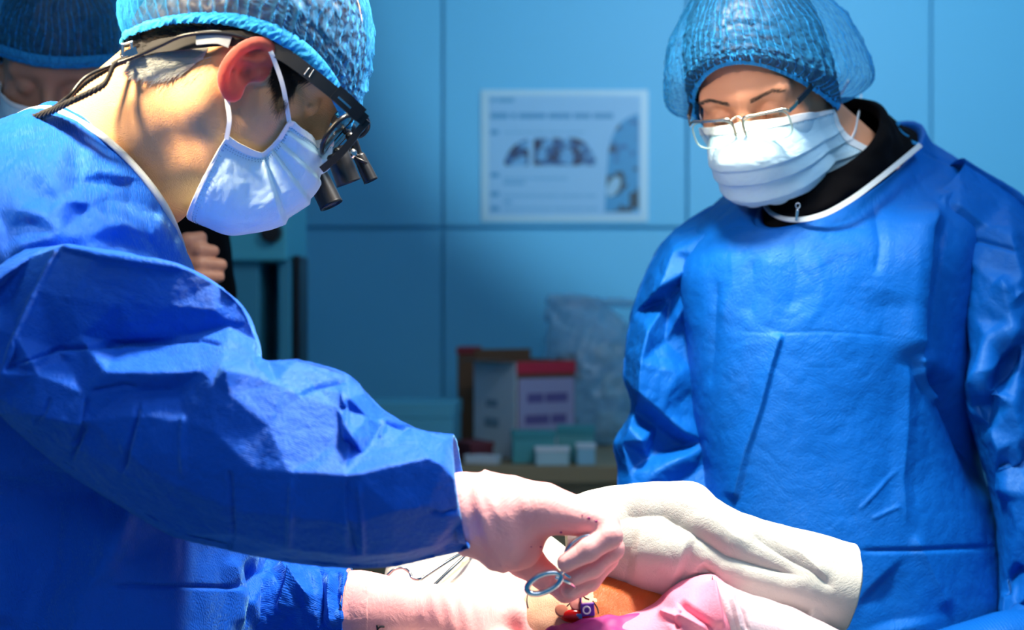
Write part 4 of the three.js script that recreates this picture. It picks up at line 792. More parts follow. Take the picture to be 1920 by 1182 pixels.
// ---------------------------------------------------------------- magnifying loupes on the surgeon
{
  const g = thing('surgical_loupes', 'black magnifying loupes with head strap and light worn by the surgeon', 'loupes');
  const w = (px, py, z) => toWorld(HL, onPlane(HL, px, py, z)), out = toWorld(HL, [0, 0, 1]).sub(toWorld(HL, [0, 0, 0])).normalize();
  for (const s of [1, -1]) {
    const pts = s > 0 ? [w(684, 226, 0.07), w(640, 186, 0.079), w(586, 142, 0.083), w(540, 108, 0.082), w(505, 88, 0.08)] : [[0.1, 0.012, -0.068], [0.06, 0.014, -0.079], [0.02, 0.018, -0.082], [-0.02, 0.02, -0.081]].map((a) => toWorld(HL, a));
    mesh('temple_arm', ribbon(pts, (u) => lerp(0.011, 0.0135, u), 0.0045, out, 50), M.black, g);
  }
  const clip = mesh('adjuster', ribbon([w(676, 216, 0.0745), w(655, 196, 0.079), w(628, 172, 0.082)], 0.0145, 0.0075, out, 30), M.black, g);
  mesh('groove', ribbon([w(667, 212, 0.079), w(650, 196, 0.0832), w(634, 182, 0.0862)], 0.0018, 0.001, out, 20), M.steel, clip);
  for (const [x, y] of [[571, 134], [580, 138]]) mesh('clip_pin', capTube([w(x, y + 6, 0.0862), w(x + 8, y - 6, 0.0862)], 0.0007, 8, 6), M.steel, g);
  // frame front seen nearly edge-on: two rims and a bridge
  const fx = 0.112, rimPts = (s) => { const L = []; for (let i = 0; i < 28; i++) { const t = i / 28 * 2 * Math.PI, c = Math.cos(t), q = Math.sin(t); L.push(toWorld(HL, [fx - 0.004 * Math.pow(Math.abs(c), 2) - 0.004 * q * 0, -0.006 + 0.022 * Math.sign(q) * Math.pow(Math.abs(q), 0.75), s * (0.036 + 0.03 * Math.sign(c) * Math.pow(Math.abs(c), 0.8))])); } return L; };
  for (const s of [1, -1]) {
    const r = mesh('rim', tube(rimPts(s), 0.0024, 90, 8, true), M.black, g);
    mesh('lens', sheet((u, v) => toWorld(HL, [fx - 0.004 * Math.pow(Math.abs(u * 2 - 1), 2), -0.006 + 0.02 * (v * 2 - 1), s * (0.036 + 0.027 * (u * 2 - 1))]), 12, 8, 0.001), M.lens, r);
  }
  mesh('bridge', capTube([[fx, 0.004, 0.008], [fx + 0.004, 0.006, 0], [fx, 0.004, -0.008]].map((a) => toWorld(HL, a)), 0.0024, 20, 8), M.black, g);
  // hinge strut from the temple to the rim
  mesh('hinge', ribbon([w(690, 226, 0.066), w(672, 246, 0.064), w(656, 268, 0.062), w(630, 296, 0.058), w(604, 318, 0.052)], 0.0065, 0.005, out, 30), M.black, g);
  // telescopes
  const scope = (a, b, z0, z1, r0, r1, name) => {
    const A = w(a[0], a[1], z0), B = w(b[0], b[1], z1), d = B.clone().sub(A), L = d.length(), q = new THREE.Quaternion().setFromUnitVectors(V(0, 1, 0), d.clone().normalize());
    const prof = [[0, 0], [r0 * 0.85, 0], [r0, 0.002], [r0, L * 0.3], [r0 * 1.02, L * 0.32], [lerp(r0, r1, 0.7), L * 0.6], [r1, L * 0.93], [r1 * 1.03, L * 0.95], [r1 * 1.03, L], [r1 * 0.9, L], [r1 * 0.88, L - 0.003]].map(([x, y]) => new THREE.Vector2(x, y));
    const m = mesh(name, new THREE.LatheGeometry(prof, 40).applyQuaternion(q).translate(A.x, A.y, A.z), M.black, g);
    mesh('objective_lens', new THREE.CylinderGeometry(r1 * 0.89, r1 * 0.89, 0.001, 36).translate(0, L - 0.0025, 0).applyQuaternion(q).translate(A.x, A.y, A.z), std(0.25, 0.3, 0.35, 0.08, { metalness: 0.6 }), m);
    return m;
  };
  scope([632, 286], [654, 344], 0.03, 0.028, 0.0112, 0.0118, 'telescope');
  scope([588, 316], [622, 386], -0.034, -0.03, 0.0112, 0.0118, 'telescope');
  mesh('joint', capTube([w(632, 284, 0.03), w(645, 280, 0.012), w(662, 288, 0.004)], 0.004, 20, 10), M.black, g);
  mesh('pivot', ball(w(660, 288, 0.006), 0.0055), M.steel, g);
  const lightHead = scope([672, 290], [696, 340], 0.0, 0.0, 0.0062, 0.0072, 'headlight');
  mesh('headlight_arm', capTube([w(656, 256, 0.01), w(664, 268, 0.004), w(671, 288, 0.0), w(678, 302, 0)], 0.0045, 24, 10), M.black, g);
  mesh('headlight_ring', tube(Array.from({ length: 12 }, (_, i) => { const t = i / 12 * 6.2832, p = w(677, 302, 0); return p.add(V(0.0072 * Math.cos(t) * 0.9, 0.0072 * Math.cos(t) * -0.42, 0.0072 * Math.sin(t))); }), 0.0016, 40, 8, true), M.black, g);
  mesh('light_cable', capTube([w(676, 212, 0.062), w(688, 222, 0.05), w(690, 240, 0.036), w(678, 254, 0.022), w(660, 257, 0.012)], 0.0021, 50, 8), M.black, g);
  // head strap, behind the ear to the nape, with its buckle and cables
  mesh('head_strap', ribbon([w(500, 84, 0.081), w(465, 74, 0.084), w(420, 72, 0.083), w(360, 78, 0.078), w(300, 86, 0.062), w(262, 92, 0.04), toWorld(HL, [-0.112, -0.04, 0.0])], 0.014, 0.0016, (u, p) => { const q = toLocal(HL, p); return V(q[0] + 0.01, q[1] * 0.2, q[2]).transformDirection(HL.m); }, 70), M.blackMatte, g);
  mesh('head_strap', ribbon([[-0.02, 0.02, -0.083], [-0.06, 0.0, -0.078], [-0.1, -0.03, -0.045], [-0.112, -0.04, 0]].map((a) => toWorld(HL, a)), 0.014, 0.0016, (u, p) => { const q = toLocal(HL, p); return V(q[0] + 0.01, q[1] * 0.2, q[2]).transformDirection(HL.m); }, 40), M.blackMatte, g);
  mesh('strap_slide', ribbon([w(368, 72, 0.084), w(408, 70, 0.087), w(432, 78, 0.087)], 0.012, 0.003, out, 20), M.binding, g);
  mesh('buckle', merge([ribbon([w(232, 108, 0.045), w(262, 94, 0.056)], 0.007, 0.008, out, 8), capTube([w(229, 84, 0.05), w(248, 78, 0.05)], 0.0012, 8, 6), capTube([w(230, 84, 0.05), w(230, 106, 0.05)], 0.0018, 8, 6), capTube([w(247, 80, 0.05), w(248, 100, 0.05)], 0.0018, 8, 6)]), M.steel, g);
  mesh('cable', capTube([w(470, 74, 0.086), w(430, 64, 0.089), w(385, 62, 0.088), w(340, 68, 0.084), w(300, 86, 0.076), w(255, 106, 0.064), w(200, 126, 0.06), w(160, 146, 0.066), w(130, 180, 0.07), P(98, 207, 1.33), P(60, 222, 1.355), P(20, 236, 1.39), P(-40, 262, 1.41)], 0.0019, 160, 8), M.black, g);
  const braid = (pts, r) => { const c = curve(pts), L = []; for (let k = 0; k < 3; k++) { const q = []; for (let i = 0; i <= 110; i++) { const u = i / 110, p = c.getPoint(u), a = u * 75 + k * 2.094; q.push(p.add(V(0.2 * r * Math.cos(a), r * 0.75 * Math.cos(a), r * 0.75 * Math.sin(a)))); } L.push(tube(q, r * 0.62, 330, 5)); } return merge(L); };
  mesh('braided_cord', braid([w(238, 112, 0.054), w(215, 122, 0.06), w(206, 140, 0.062), w(196, 158, 0.064), w(160, 178, 0.068), w(130, 192, 0.072), P(98, 208, 1.322), P(60, 222, 1.35), P(0, 244, 1.4)], 0.0028), M.blackMatte, g);
  mesh('braided_cord', braid([w(234, 110, 0.046), w(200, 130, 0.052), w(165, 152, 0.056), w(135, 178, 0.062), P(100, 204, 1.335), P(60, 220, 1.365), P(0, 240, 1.41)], 0.0026), M.blackMatte, g);
}
// ================================================================ second surgeon, standing
const S2 = thing('person', 'person in a bright blue gown and glasses standing with arms lowered', 'person');
const K2 = 1.17, P2 = (x, y, d) => P(x, y, d * K2), ring2 = (c, A, f) => ring(...[c, A, f].map(([x, y, d]) => [x, y, d * K2])), outline2 = (A, B, d, h) => outline(A, B, d * K2, h * K2);
const neckBaseR = P2(1592, 345, 1.645);
const headR = makeHead(HR, neckBaseR, 0.067, 0.072, false, 0.0024);
mesh('body', headR.g, [M.skinFair, M.skinFair], S2);
const CAPR = { xc: -0.004, a: 0.097, b: 0.08, yF: 0.074, yS: -0.03, yB: -0.06, yT: 0.165, lean: -0.02, puffF: 0.26, puffB: 1.02, sag: 0.03, pleat: 0.005, pl: 64, id: 11, back: 0.02, drop: 0.008, hemUp: 0.018 };
hairDome(HR, CAPR, S2, 0.012);
capParts(HR, CAPR, M.cap, S2);
{
  const brow = []; for (let k = 0; k < 420; k++) { const u = rnd(), s = rnd() < 0.5 ? 1 : -1; let p = V(lerp(0.101, 0.086, u), lerp(0.019, 0.0255, Math.min(1, u * 1.6)) - 0.004 * smooth(0.6, 1, u) + rr(-0.0028, 0.0028) * (1 - 0.5 * u), s * lerp(0.012, 0.052, u)); const e = 0.001; for (let i = 0; i < 6; i++) { const d = headR.plain(p.x, p.y, p.z); p.x -= d; } p.x += 0.0005; brow.push(strand(p, V(-0.15, 0.25, s).normalize(), V(1, 0, 0.3 * s).normalize(), 0.006, 0.00017, -0.01)); }
  mesh('eyebrow', hairGeo(HR, brow), M.brow, S2);
  const lash = []; for (let k = 0; k < 90; k++) { const u = rnd(), s = rnd() < 0.5 ? 1 : -1, p = V(lerp(0.0885, 0.084, u), lerp(-0.002, -0.0045, u), s * lerp(0.021, 0.044, u)); lash.push(strand(p, V(0.8, -0.6, 0.2 * s).normalize(), V(0.5, 0.8, 0).normalize(), 0.006, 0.0002, 0.02)); }
  mesh('eyelashes', hairGeo(HR, lash), M.hair, S2);
  // mask
  const S = [[1588, 298, -0.072], [1577, 282, -0.074], [1566, 262, -0.074], [1556, 236, -0.073], [1548, 208, -0.071]].map(([x, y, z]) => { const a = onPlane(HR, x, y, z); a[2] = Math.abs(z); return a; });
  const C = [[0.06, -0.125, 0], [0.1, -0.114, 0], [0.117, -0.086, 0], [0.131, -0.06, 0], [0.1335, -0.036, 0], [0.107, -0.004, 0]], C5 = C;
  const { m, at } = maskParts(HR, S, C5, S2, [[0.28, 0.16, 0.004, 0.5], [0.48, 0.14, 0.0035, 0.4], [0.66, 0.14, 0.003, 0.4]], { flat: 0.85, field: headR.plain });
  const w = (px, py, z) => toWorld(HR, onPlane(HR, px, py, z)), nz = toWorld(HR, [0, 0, -1]).sub(toWorld(HR, [0, 0, 0]));
  const b = at(0.95, -0.97, 0.002).applyMatrix4(HR.m), a = at(0.06, -0.97, 0.002).applyMatrix4(HR.m);
  const skinAt = (px, py) => { const h = hitHead(HR, headR.plain, px, py) ?? { p: V(...onPlane(HR, px, py, -0.07)), n: V(0, 0, -1) }; return h.p.addScaledVector(h.n, 0.0022).applyMatrix4(HR.m); };
  mesh('ear_loop', ribbon([b, skinAt(1560, 198), skinAt(1570, 183), skinAt(1580, 167), skinAt(1588, 152)], 0.0044, 0.0014, nz), M.loop, m);
  mesh('ear_loop', ribbon([a, skinAt(1594, 270), skinAt(1601, 246), skinAt(1606, 222), skinAt(1610, 198), skinAt(1612, 178)], 0.0038, 0.0014, nz), M.loop, m);
  const c2 = at(0.95, 0.97, 0.002); mesh('ear_loop', ribbon([c2.clone(), V(0.03, -0.012, 0.075), V(0, 0.0, 0.081), V(-0.012, 0.02, 0.081)].map((p) => p.applyMatrix4(HR.m)), 0.004, 0.0014, nz.clone().negate()), M.loop, m);
  // glasses
  const g = thing('eyeglasses', 'thin gold half-rim eyeglasses with black temples worn by the standing surgeon', 'eyeglasses');
  const G = (x, y, z) => toWorld(HR, [x, y, z]), gx = 0.1225, gy = -0.009, tilt = 0.2;
  const lensPt = (s, u, v) => { const z = s * (0.0335 + 0.0268 * u), y = gy + 0.0185 * v; return G(gx - 2.6 * (z * z) + tilt * (y - gy), y, z); };
  const shape = (t) => { const c = Math.cos(t), q = Math.sin(t); return [Math.sign(c) * Math.pow(Math.abs(c), 0.45), Math.sign(q) * Math.pow(Math.abs(q), 0.6)]; };
  for (const s of [1, -1]) {
    const lens = mesh('lens', (() => { const pos = [], idx = []; const put = (p) => pos.push(p.x, p.y, p.z); for (let k = 0; k <= 8; k++) for (let i = 0; i < 48; i++) { const [u, v] = shape(i / 48 * 2 * Math.PI); put(lensPt(s, u * k / 8, v * k / 8)); } for (let k = 0; k < 8; k++) for (let i = 0; i < 48; i++) { const a = k * 48 + i, b2 = k * 48 + (i + 1) % 48; idx.push(a, b2, b2 + 48, a, b2 + 48, a + 48); } const q = new THREE.BufferGeometry(); q.setAttribute('position', new THREE.Float32BufferAttribute(pos, 3)); q.setIndex(idx); q.computeVertexNormals(); return q; })(), M.lens, g);
    const edge = []; for (let i = 0; i < 48; i++) { const [u, v] = shape(i / 48 * 2 * Math.PI); edge.push(lensPt(s, u * 1.01, v * 1.01)); }
    mesh('lens_edge', tube(edge, 0.0011, 140, 6, true), M.lensEdge, lens);
    mesh('top_rim', capTube([[-1.03, -0.2], [-1.02, 0.6], [-0.9, 1.02], [-0.4, 1.07], [0.3, 1.07], [0.9, 1.04], [1.04, 0.85]].map(([u, v]) => lensPt(s, u, v)), 0.0018, 70, 8), M.gold, g);
    mesh('nose_pad', new THREE.SphereGeometry(0.004, 12, 8).scale(0.6, 1.3, 0.5).translate(0, 0, 0).applyMatrix4(new THREE.Matrix4().makeTranslation(...G(gx - 0.009, gy - 0.006, s * 0.0105).toArray())), M.lens, g);
    mesh('pad_arm', capTube([lensPt(s, -1.02, 0.3), G(gx - 0.004, gy + 0.002, s * 0.0085), G(gx - 0.008, gy - 0.005, s * 0.0105)], 0.0006, 20, 6), M.gold, g);
    const hin = lensPt(s, 1.05, 0.86), side = toWorld(HR, [0, 0, s]).sub(toWorld(HR, [0, 0, 0]));
    mesh('hinge', ribbon([hin, G(gx - 0.022, gy + 0.017, s * 0.067), G(gx - 0.03, gy + 0.019, s * 0.069)], 0.005, 0.002, side, 16), M.gold, g);
    mesh('temple', ribbon([G(gx - 0.028, gy + 0.0185, s * 0.0688), G(0.05, 0.011, s * 0.0768), G(0.0, 0.02, s * 0.083), G(-0.03, 0.012, s * 0.082)], (u) => lerp(0.0075, 0.006, u), 0.0025, side, 40), M.black, g);
  }
  mesh('bridge', capTube([lensPt(1, -1.0, 0.95), G(gx + 0.001, gy + 0.0205, 0), lensPt(-1, -1.0, 0.95)], 0.0013, 20, 8), M.gold, g);
}
// black high collar, gown, sleeves
const turtle = mesh('black_collar', loft([
  ring2([1545, 258, 1.60], [1446, 322, 1.585], [1592, 306, 1.54]), ring2([1552, 272, 1.605], [1440, 338, 1.59], [1590, 322, 1.535]), ring2([1566, 300, 1.62], [1440, 356, 1.595], [1570, 372, 1.525]), ring2([1582, 326, 1.63], [1442, 378, 1.6], [1540, 408, 1.53]), ring2([1584, 350, 1.64], [1440, 400, 1.6], [1540, 440, 1.54]),
], { nu: 160, nv: 80, hem0: 1, wrinkle: (x, y, z) => 0.004 * (noise(x * 25, y * 40, z * 25)) }), M.blackCloth, S2);
{
  const z = (px, py, d) => P2(px, py, d);
  mesh('zipper_pull', merge([tube(Array.from({ length: 10 }, (_, i) => { const t = i / 10 * 6.2832; return z(1496 + 4 * Math.cos(t), 386 + 5 * Math.sin(t), 1.512); }), 0.0008, 30, 6, true), box(0.0032, 0.014, 0.0014, 0.0006).rotateZ(-0.12).translate(...z(1494, 404, 1.506).toArray())]), M.steel, turtle);
}
const RT = [
  ring2([1582, 322, 1.63], [1432, 378, 1.6], [1528, 411, 1.515]), ring2([1580, 334, 1.64], [1404, 362, 1.62], [1528, 428, 1.51]), ring2([1575, 370, 1.65], [1330, 396, 1.645], [1530, 470, 1.5]),
  ring2([1572, 420, 1.66], [1285, 450, 1.66], [1530, 520, 1.495]), ring2([1572, 500, 1.66], [1288, 530, 1.66], [1530, 600, 1.49]), ring2([1570, 600, 1.66], [1300, 620, 1.66], [1530, 690, 1.485]),
  ring2([1570, 720, 1.66], [1308, 730, 1.66], [1530, 790, 1.485]), ring2([1580, 860, 1.66], [1322, 865, 1.66], [1545, 910, 1.48]), ring2([1600, 1000, 1.66], [1325, 1005, 1.66], [1560, 1030, 1.47]), ring2([1610, 1182, 1.66], [1315, 1182, 1.66], [1570, 1200, 1.46]),
  ring2([1612, 1500, 1.66], [1300, 1500, 1.66], [1580, 1500, 1.46]), ring2([1615, 2100, 1.66], [1270, 2100, 1.66], [1590, 2100, 1.44]),
];
const gownR = mesh('gown', loft(RT, {
  nu: 520, nv: 620, frontShare: 0.74, hem: 1, hem0: 1, e: 2.2,
  folds: [
    F('s', 0.007, 40, [[1380, 940], [1400, 850], [1428, 760], [1445, 690], [1466, 622]], { w2: 9, e0: 0.05, e1: 0.05 }),
    F('v', 0.0008, 7, [[1360, 620], [1440, 625], [1540, 622], [1640, 628], [1710, 640]]), F('r', 0.0018, 60, [[1360, 650], [1450, 642], [1560, 640], [1690, 650]]),
    F('r', 0.002, 40, [[1370, 470], [1375, 540], [1350, 610]]), F('r', 0.002, 36, [[1440, 470], [1450, 560], [1440, 620]]), F('r', 0.002, 40, [[1530, 470], [1545, 560], [1500, 620]]), F('v', 0.002, 34, [[1410, 480], [1412, 550], [1400, 600]]),
    F('v', 0.002, 40, [[1490, 440], [1495, 520], [1480, 590]]),
    F('s', 0.03, 70, [[1718, 690], [1726, 560], [1740, 440], [1760, 380]], { w2: 26 }), F('v', 0.02, 34, [[1752, 400], [1738, 480], [1728, 580], [1726, 680]]),
    F('r', 0.008, 24, [[1758, 380], [1790, 365], [1805, 358]]),
    F('v', 0.03, 40, [[1722, 690], [1770, 730], [1800, 790], [1830, 860], [1860, 940]]),
    F('s', 0.012, 50, [[1716, 660], [1722, 700], [1760, 760]], { w2: 14 }),
    F('v', 0.004, 10, [[1600, 1034], [1720, 1032], [1870, 1026]]), F('r', 0.005, 26, [[1702, 660], [1698, 800], [1690, 900], [1700, 1000]]),
    F('r', 0.002, 7, [[1540, 1000], [1610, 958], [1690, 872]]),
    F('r', 0.002, 7, [[1630, 976], [1660, 962], [1690, 948]]), F('v', 0.002, 9, [[1545, 995], [1600, 965], [1620, 950]]),
    F('r', 0.006, 24, [[1710, 1000], [1740, 1060], [1780, 1150]]), F('g', -0.01, 50, [[1640, 1090], [1680, 1130], [1690, 1182]]),
    F('v', 0.004, 26, [[1345, 520], [1338, 620], [1330, 740]]),
    F('v', 0.004, 20, [[1640, 380], [1650, 460], [1640, 520]]), F('g', 0.006, 36, [[1690, 380], [1680, 480], [1660, 580]]),
    F('v', 0.007, 7, [[1722, 284], [1790, 312], [1850, 350], [1890, 385], [1915, 410]]), F('r', 0.004, 14, [[1715, 286], [1790, 320], [1850, 362], [1900, 410]]),
  ],
  wrinkle: (x, y, z, f) => 0.004 * (crumple(x, y * 0.8, z, 0.12) - 0.3) + 0.0011 * (crumple(x, y, z, 0.03) - 0.3),
}), M.gownPlain, S2);
{
  const e = [[1432, 374, 1.598], [1436, 388, 1.572], [1450, 402, 1.546], [1474, 411, 1.525], [1505, 412, 1.512], [1545, 402, 1.506], [1590, 378, 1.51], [1640, 342, 1.535], [1690, 302, 1.58], [1726, 272, 1.625]];
  mesh('neck_binding', ribbon(e.map(([x, y, d]) => P2(x, y, d - 0.004)), 0.007, 0.0016, (u) => V(0.15, 0.35, 1), 90), M.binding, gownR);
  mesh('neck_tie', merge([ribbon([P2(1668, 228, 1.66), P2(1680, 236, 1.655), P2(1686, 230, 1.655), P2(1674, 240, 1.655), P2(1702, 262, 1.655), P2(1724, 272, 1.65)], 0.0045, 0.0012, V(0.2, 0.5, 1), 40), ribbon([P2(1680, 236, 1.655), P2(1694, 250, 1.65), P2(1704, 256, 1.65)], 0.002, 0.001, V(0, 0.3, 1), 16)]), M.capBand, gownR);
}
mesh('sleeve', loft([
  outline2([1440, 440], [1372, 368], 1.65, 0.05), outline2([1400, 452], [1308, 400], 1.652, 0.08), outline2([1345, 470], [1252, 444], 1.655, 0.095), outline2([1335, 520], [1214, 505], 1.645, 0.095), outline2([1325, 590], [1185, 590], 1.635, 0.085), outline2([1318, 650], [1172, 660], 1.625, 0.078), outline2([1312, 700], [1170, 712], 1.62, 0.074), outline2([1312, 740], [1184, 762], 1.615, 0.072),
  outline2([1322, 790], [1170, 800], 1.61, 0.074), outline2([1340, 845], [1152, 832], 1.6, 0.076), outline2([1345, 890], [1158, 880], 1.59, 0.072), outline2([1345, 950], [1160, 930], 1.575, 0.066), outline2([1350, 1010], [1190, 1000], 1.56, 0.055),
], {
  nu: 340, nv: 400, frontShare: 0.76, hem: 1, tinSmooth: 16,
  tin: [[1255, 436, 1.655], [1215, 505, 1.645], [1185, 590, 1.635], [1172, 660, 1.625], [1170, 712, 1.62], [1184, 762, 1.615], [1170, 800, 1.61], [1152, 832, 1.6], [1158, 880, 1.59], [1160, 930, 1.575],
    [1345, 475, 1.58], [1336, 520, 1.59], [1326, 590, 1.6], [1318, 650, 1.6], [1312, 700, 1.6], [1314, 740, 1.595], [1322, 790, 1.59], [1340, 845, 1.58], [1345, 890, 1.575], [1345, 950, 1.57], [1310, 404, 1.65], [1375, 372, 1.65], [1400, 440, 1.56], [1340, 430, 1.575], [1305, 500, 1.575], [1330, 480, 1.555],
    [1262, 470, 1.585], [1235, 540, 1.565], [1256, 560, 1.602], [1290, 560, 1.57], [1215, 620, 1.56], [1200, 680, 1.553], [1246, 640, 1.59], [1270, 700, 1.566], [1300, 690, 1.592], [1195, 735, 1.548], [1240, 775, 1.556], [1290, 815, 1.562], [1330, 830, 1.58], [1190, 772, 1.588], [1230, 800, 1.594], [1280, 838, 1.598],
    [1180, 800, 1.56], [1165, 830, 1.565], [1205, 828, 1.543], [1235, 880, 1.548], [1215, 860, 1.578], [1280, 855, 1.548], [1310, 880, 1.572], [1180, 890, 1.565], [1260, 905, 1.56], [1190, 930, 1.55], [1300, 940, 1.55]].map(([x, y, d]) => [x, y, d * K2]),
  wrinkle: (x, y, z) => 0.003 * (crumple(x, y, z, 0.05) - 0.3) + 0.0012 * (crumple(x, y, z, 0.025) - 0.3),
}), M.gownPlain, gownR);
mesh('sleeve', loft([
  outline2([1800, 298], [1742, 370], 1.65, 0.05), outline2([1890, 358], [1762, 425], 1.655, 0.08), outline2([1965, 425], [1775, 475], 1.65, 0.095), outline2([2025, 520], [1780, 525], 1.635, 0.098), outline2([2035, 600], [1778, 570], 1.62, 0.095), outline2([2035, 680], [1786, 660], 1.61, 0.09), outline2([2040, 760], [1806, 740], 1.6, 0.086), outline2([2050, 850], [1838, 840], 1.59, 0.08), outline2([2055, 940], [1866, 935], 1.58, 0.075), outline2([2050, 1020], [1880, 1020], 1.565, 0.07), outline2([2040, 1100], [1884, 1085], 1.55, 0.066), outline2([2010, 1180], [1880, 1150], 1.53, 0.055),
], {
  nu: 280, nv: 340, frontShare: 0.76, hem: 1, tinSmooth: 14,
  tin: [[1800, 302, 1.65], [1890, 362, 1.655], [1960, 427, 1.65], [1746, 368, 1.6], [1766, 425, 1.585], [1800, 380, 1.575], [1782, 470, 1.6], [1779, 570, 1.62], [1787, 660, 1.61], [1807, 740, 1.6], [1839, 840, 1.59], [1867, 935, 1.58], [1881, 1020, 1.565], [1885, 1085, 1.55], [1881, 1150, 1.53], [2022, 520, 1.64], [2034, 600, 1.62], [2034, 680, 1.61], [2040, 760, 1.6], [2050, 850, 1.59], [2054, 940, 1.58], [2048, 1020, 1.565], [2038, 1100, 1.55],
    [1850, 420, 1.58], [1900, 440, 1.555], [1830, 500, 1.57], [1880, 540, 1.535], [1920, 520, 1.54], [1822, 590, 1.565], [1850, 640, 1.535], [1905, 620, 1.525], [1925, 590, 1.54], [1870, 690, 1.565], [1920, 640, 1.555], [1838, 720, 1.53], [1858, 770, 1.56], [1900, 760, 1.525], [1848, 800, 1.545], [1870, 850, 1.53], [1925, 830, 1.525], [1892, 862, 1.555], [1930, 850, 1.55], [1890, 930, 1.535], [1935, 920, 1.515], [1905, 1000, 1.53], [1940, 1010, 1.51], [1895, 1060, 1.54], [1930, 1060, 1.525], [1910, 1090, 1.54], [1945, 1110, 1.5], [1905, 1140, 1.515]].map(([x, y, d]) => [x, y, d * K2]),
  folds: [F('r', 0.014, 34, [[1920, 600], [1860, 660], [1830, 720], [1845, 800]]), F('v', 0.014, 28, [[1920, 640], [1880, 700], [1852, 760], [1838, 830]]), F('v', 0.005, 10, [[1785, 450], [1840, 452], [1920, 475]]), F('s', 0.014, 50, [[1920, 838], [1890, 860], [1880, 940]], { w2: 14 }), F('v', 0.012, 22, [[1800, 540], [1792, 600], [1806, 660], [1800, 730]]), F('v', 0.01, 20, [[1920, 1060], [1890, 1090], [1880, 1120]]), F('r', 0.006, 22, [[1870, 520], [1900, 560], [1920, 540]])],
  wrinkle: (x, y, z) => 0.003 * (crumple(x, y, z, 0.05) - 0.3) + 0.0012 * (crumple(x, y, z, 0.025) - 0.3),
}), M.gownPlain, gownR);
// knitted cuff of that sleeve, crossing the lower corner
mesh('cuff', loft([outline2([2000, 1150], [1960, 1230], 1.49, 0.04), outline2([1900, 1148], [1880, 1226], 1.47, 0.038), outline2([1830, 1166], [1815, 1232], 1.455, 0.034), outline2([1765, 1186], [1752, 1240], 1.445, 0.03)], { nu: 120, nv: 120, hem: 1, wrinkle: (x, y, z) => 0.0008 * Math.sin((x + y * 0.4) * 1500) }), M.gownPlain, gownR);
// relaxed gloved hands at the ends of both sleeves
for (const [w, dir, across] of [[P2(1272, 1052, 1.556), V(0.12, -0.92, 0.3), V(0.75, 0.15, 0.6)], [P2(1800, 1262, 1.45), V(-0.45, -0.85, 0.2), V(0.8, -0.3, 0.5)]]) {
  dir.normalize(); across.addScaledVector(dir, -across.dot(dir)).normalize();
  const nrm = dir.clone().cross(across), at3 = (f, a, n) => w.clone().addScaledVector(dir, f).addScaledVector(across, a).addScaledVector(nrm, n).toArray(), ch = (list, k) => { const q = list.map(([f, a, n, r]) => ({ p: at3(f, a, n), r })); q.k = k; return q; };
  const parts = [ch([[-0.03, 0, 0, 0.024], [0.01, 0, 0, 0.024]], 0.02)];
  [[-0.027, 0.074, 0.062], [-0.009, 0.086, 0.072], [0.009, 0.082, 0.066], [0.026, 0.07, 0.052]].forEach(([a, L, F2]) => { parts.push(ch([[0.005, a * 0.6, 0, 0.021], [L, a, 0, 0.0125]], 0.016)); parts.push(ch([[L, a, 0, 0.0115], [L + F2 * 0.5, a, -0.012, 0.0105], [L + F2 * 0.8, a, -0.034, 0.0095], [L + F2 * 0.85, a, -0.05, 0.0085]], 0.005)); });
  parts.push(ch([[0.02, -0.02, -0.008, 0.018], [0.05, -0.04, -0.02, 0.0145], [0.085, -0.046, -0.03, 0.0115], [0.105, -0.044, -0.036, 0.0095]], 0.012));
  const f = gloveField(parts), b3 = new THREE.Box3(); for (const q of parts) for (const j of q) b3.expandByPoint(V(...j.p)); b3.expandByScalar(0.035);
  mesh('glove', nets(f, b3.min.toArray(), b3.max.toArray(), 0.0035), M.glove, S2);
}
bodyUnder(S2, 0.6, P2(1610, 0, 1.66).x, -1.96, 0);

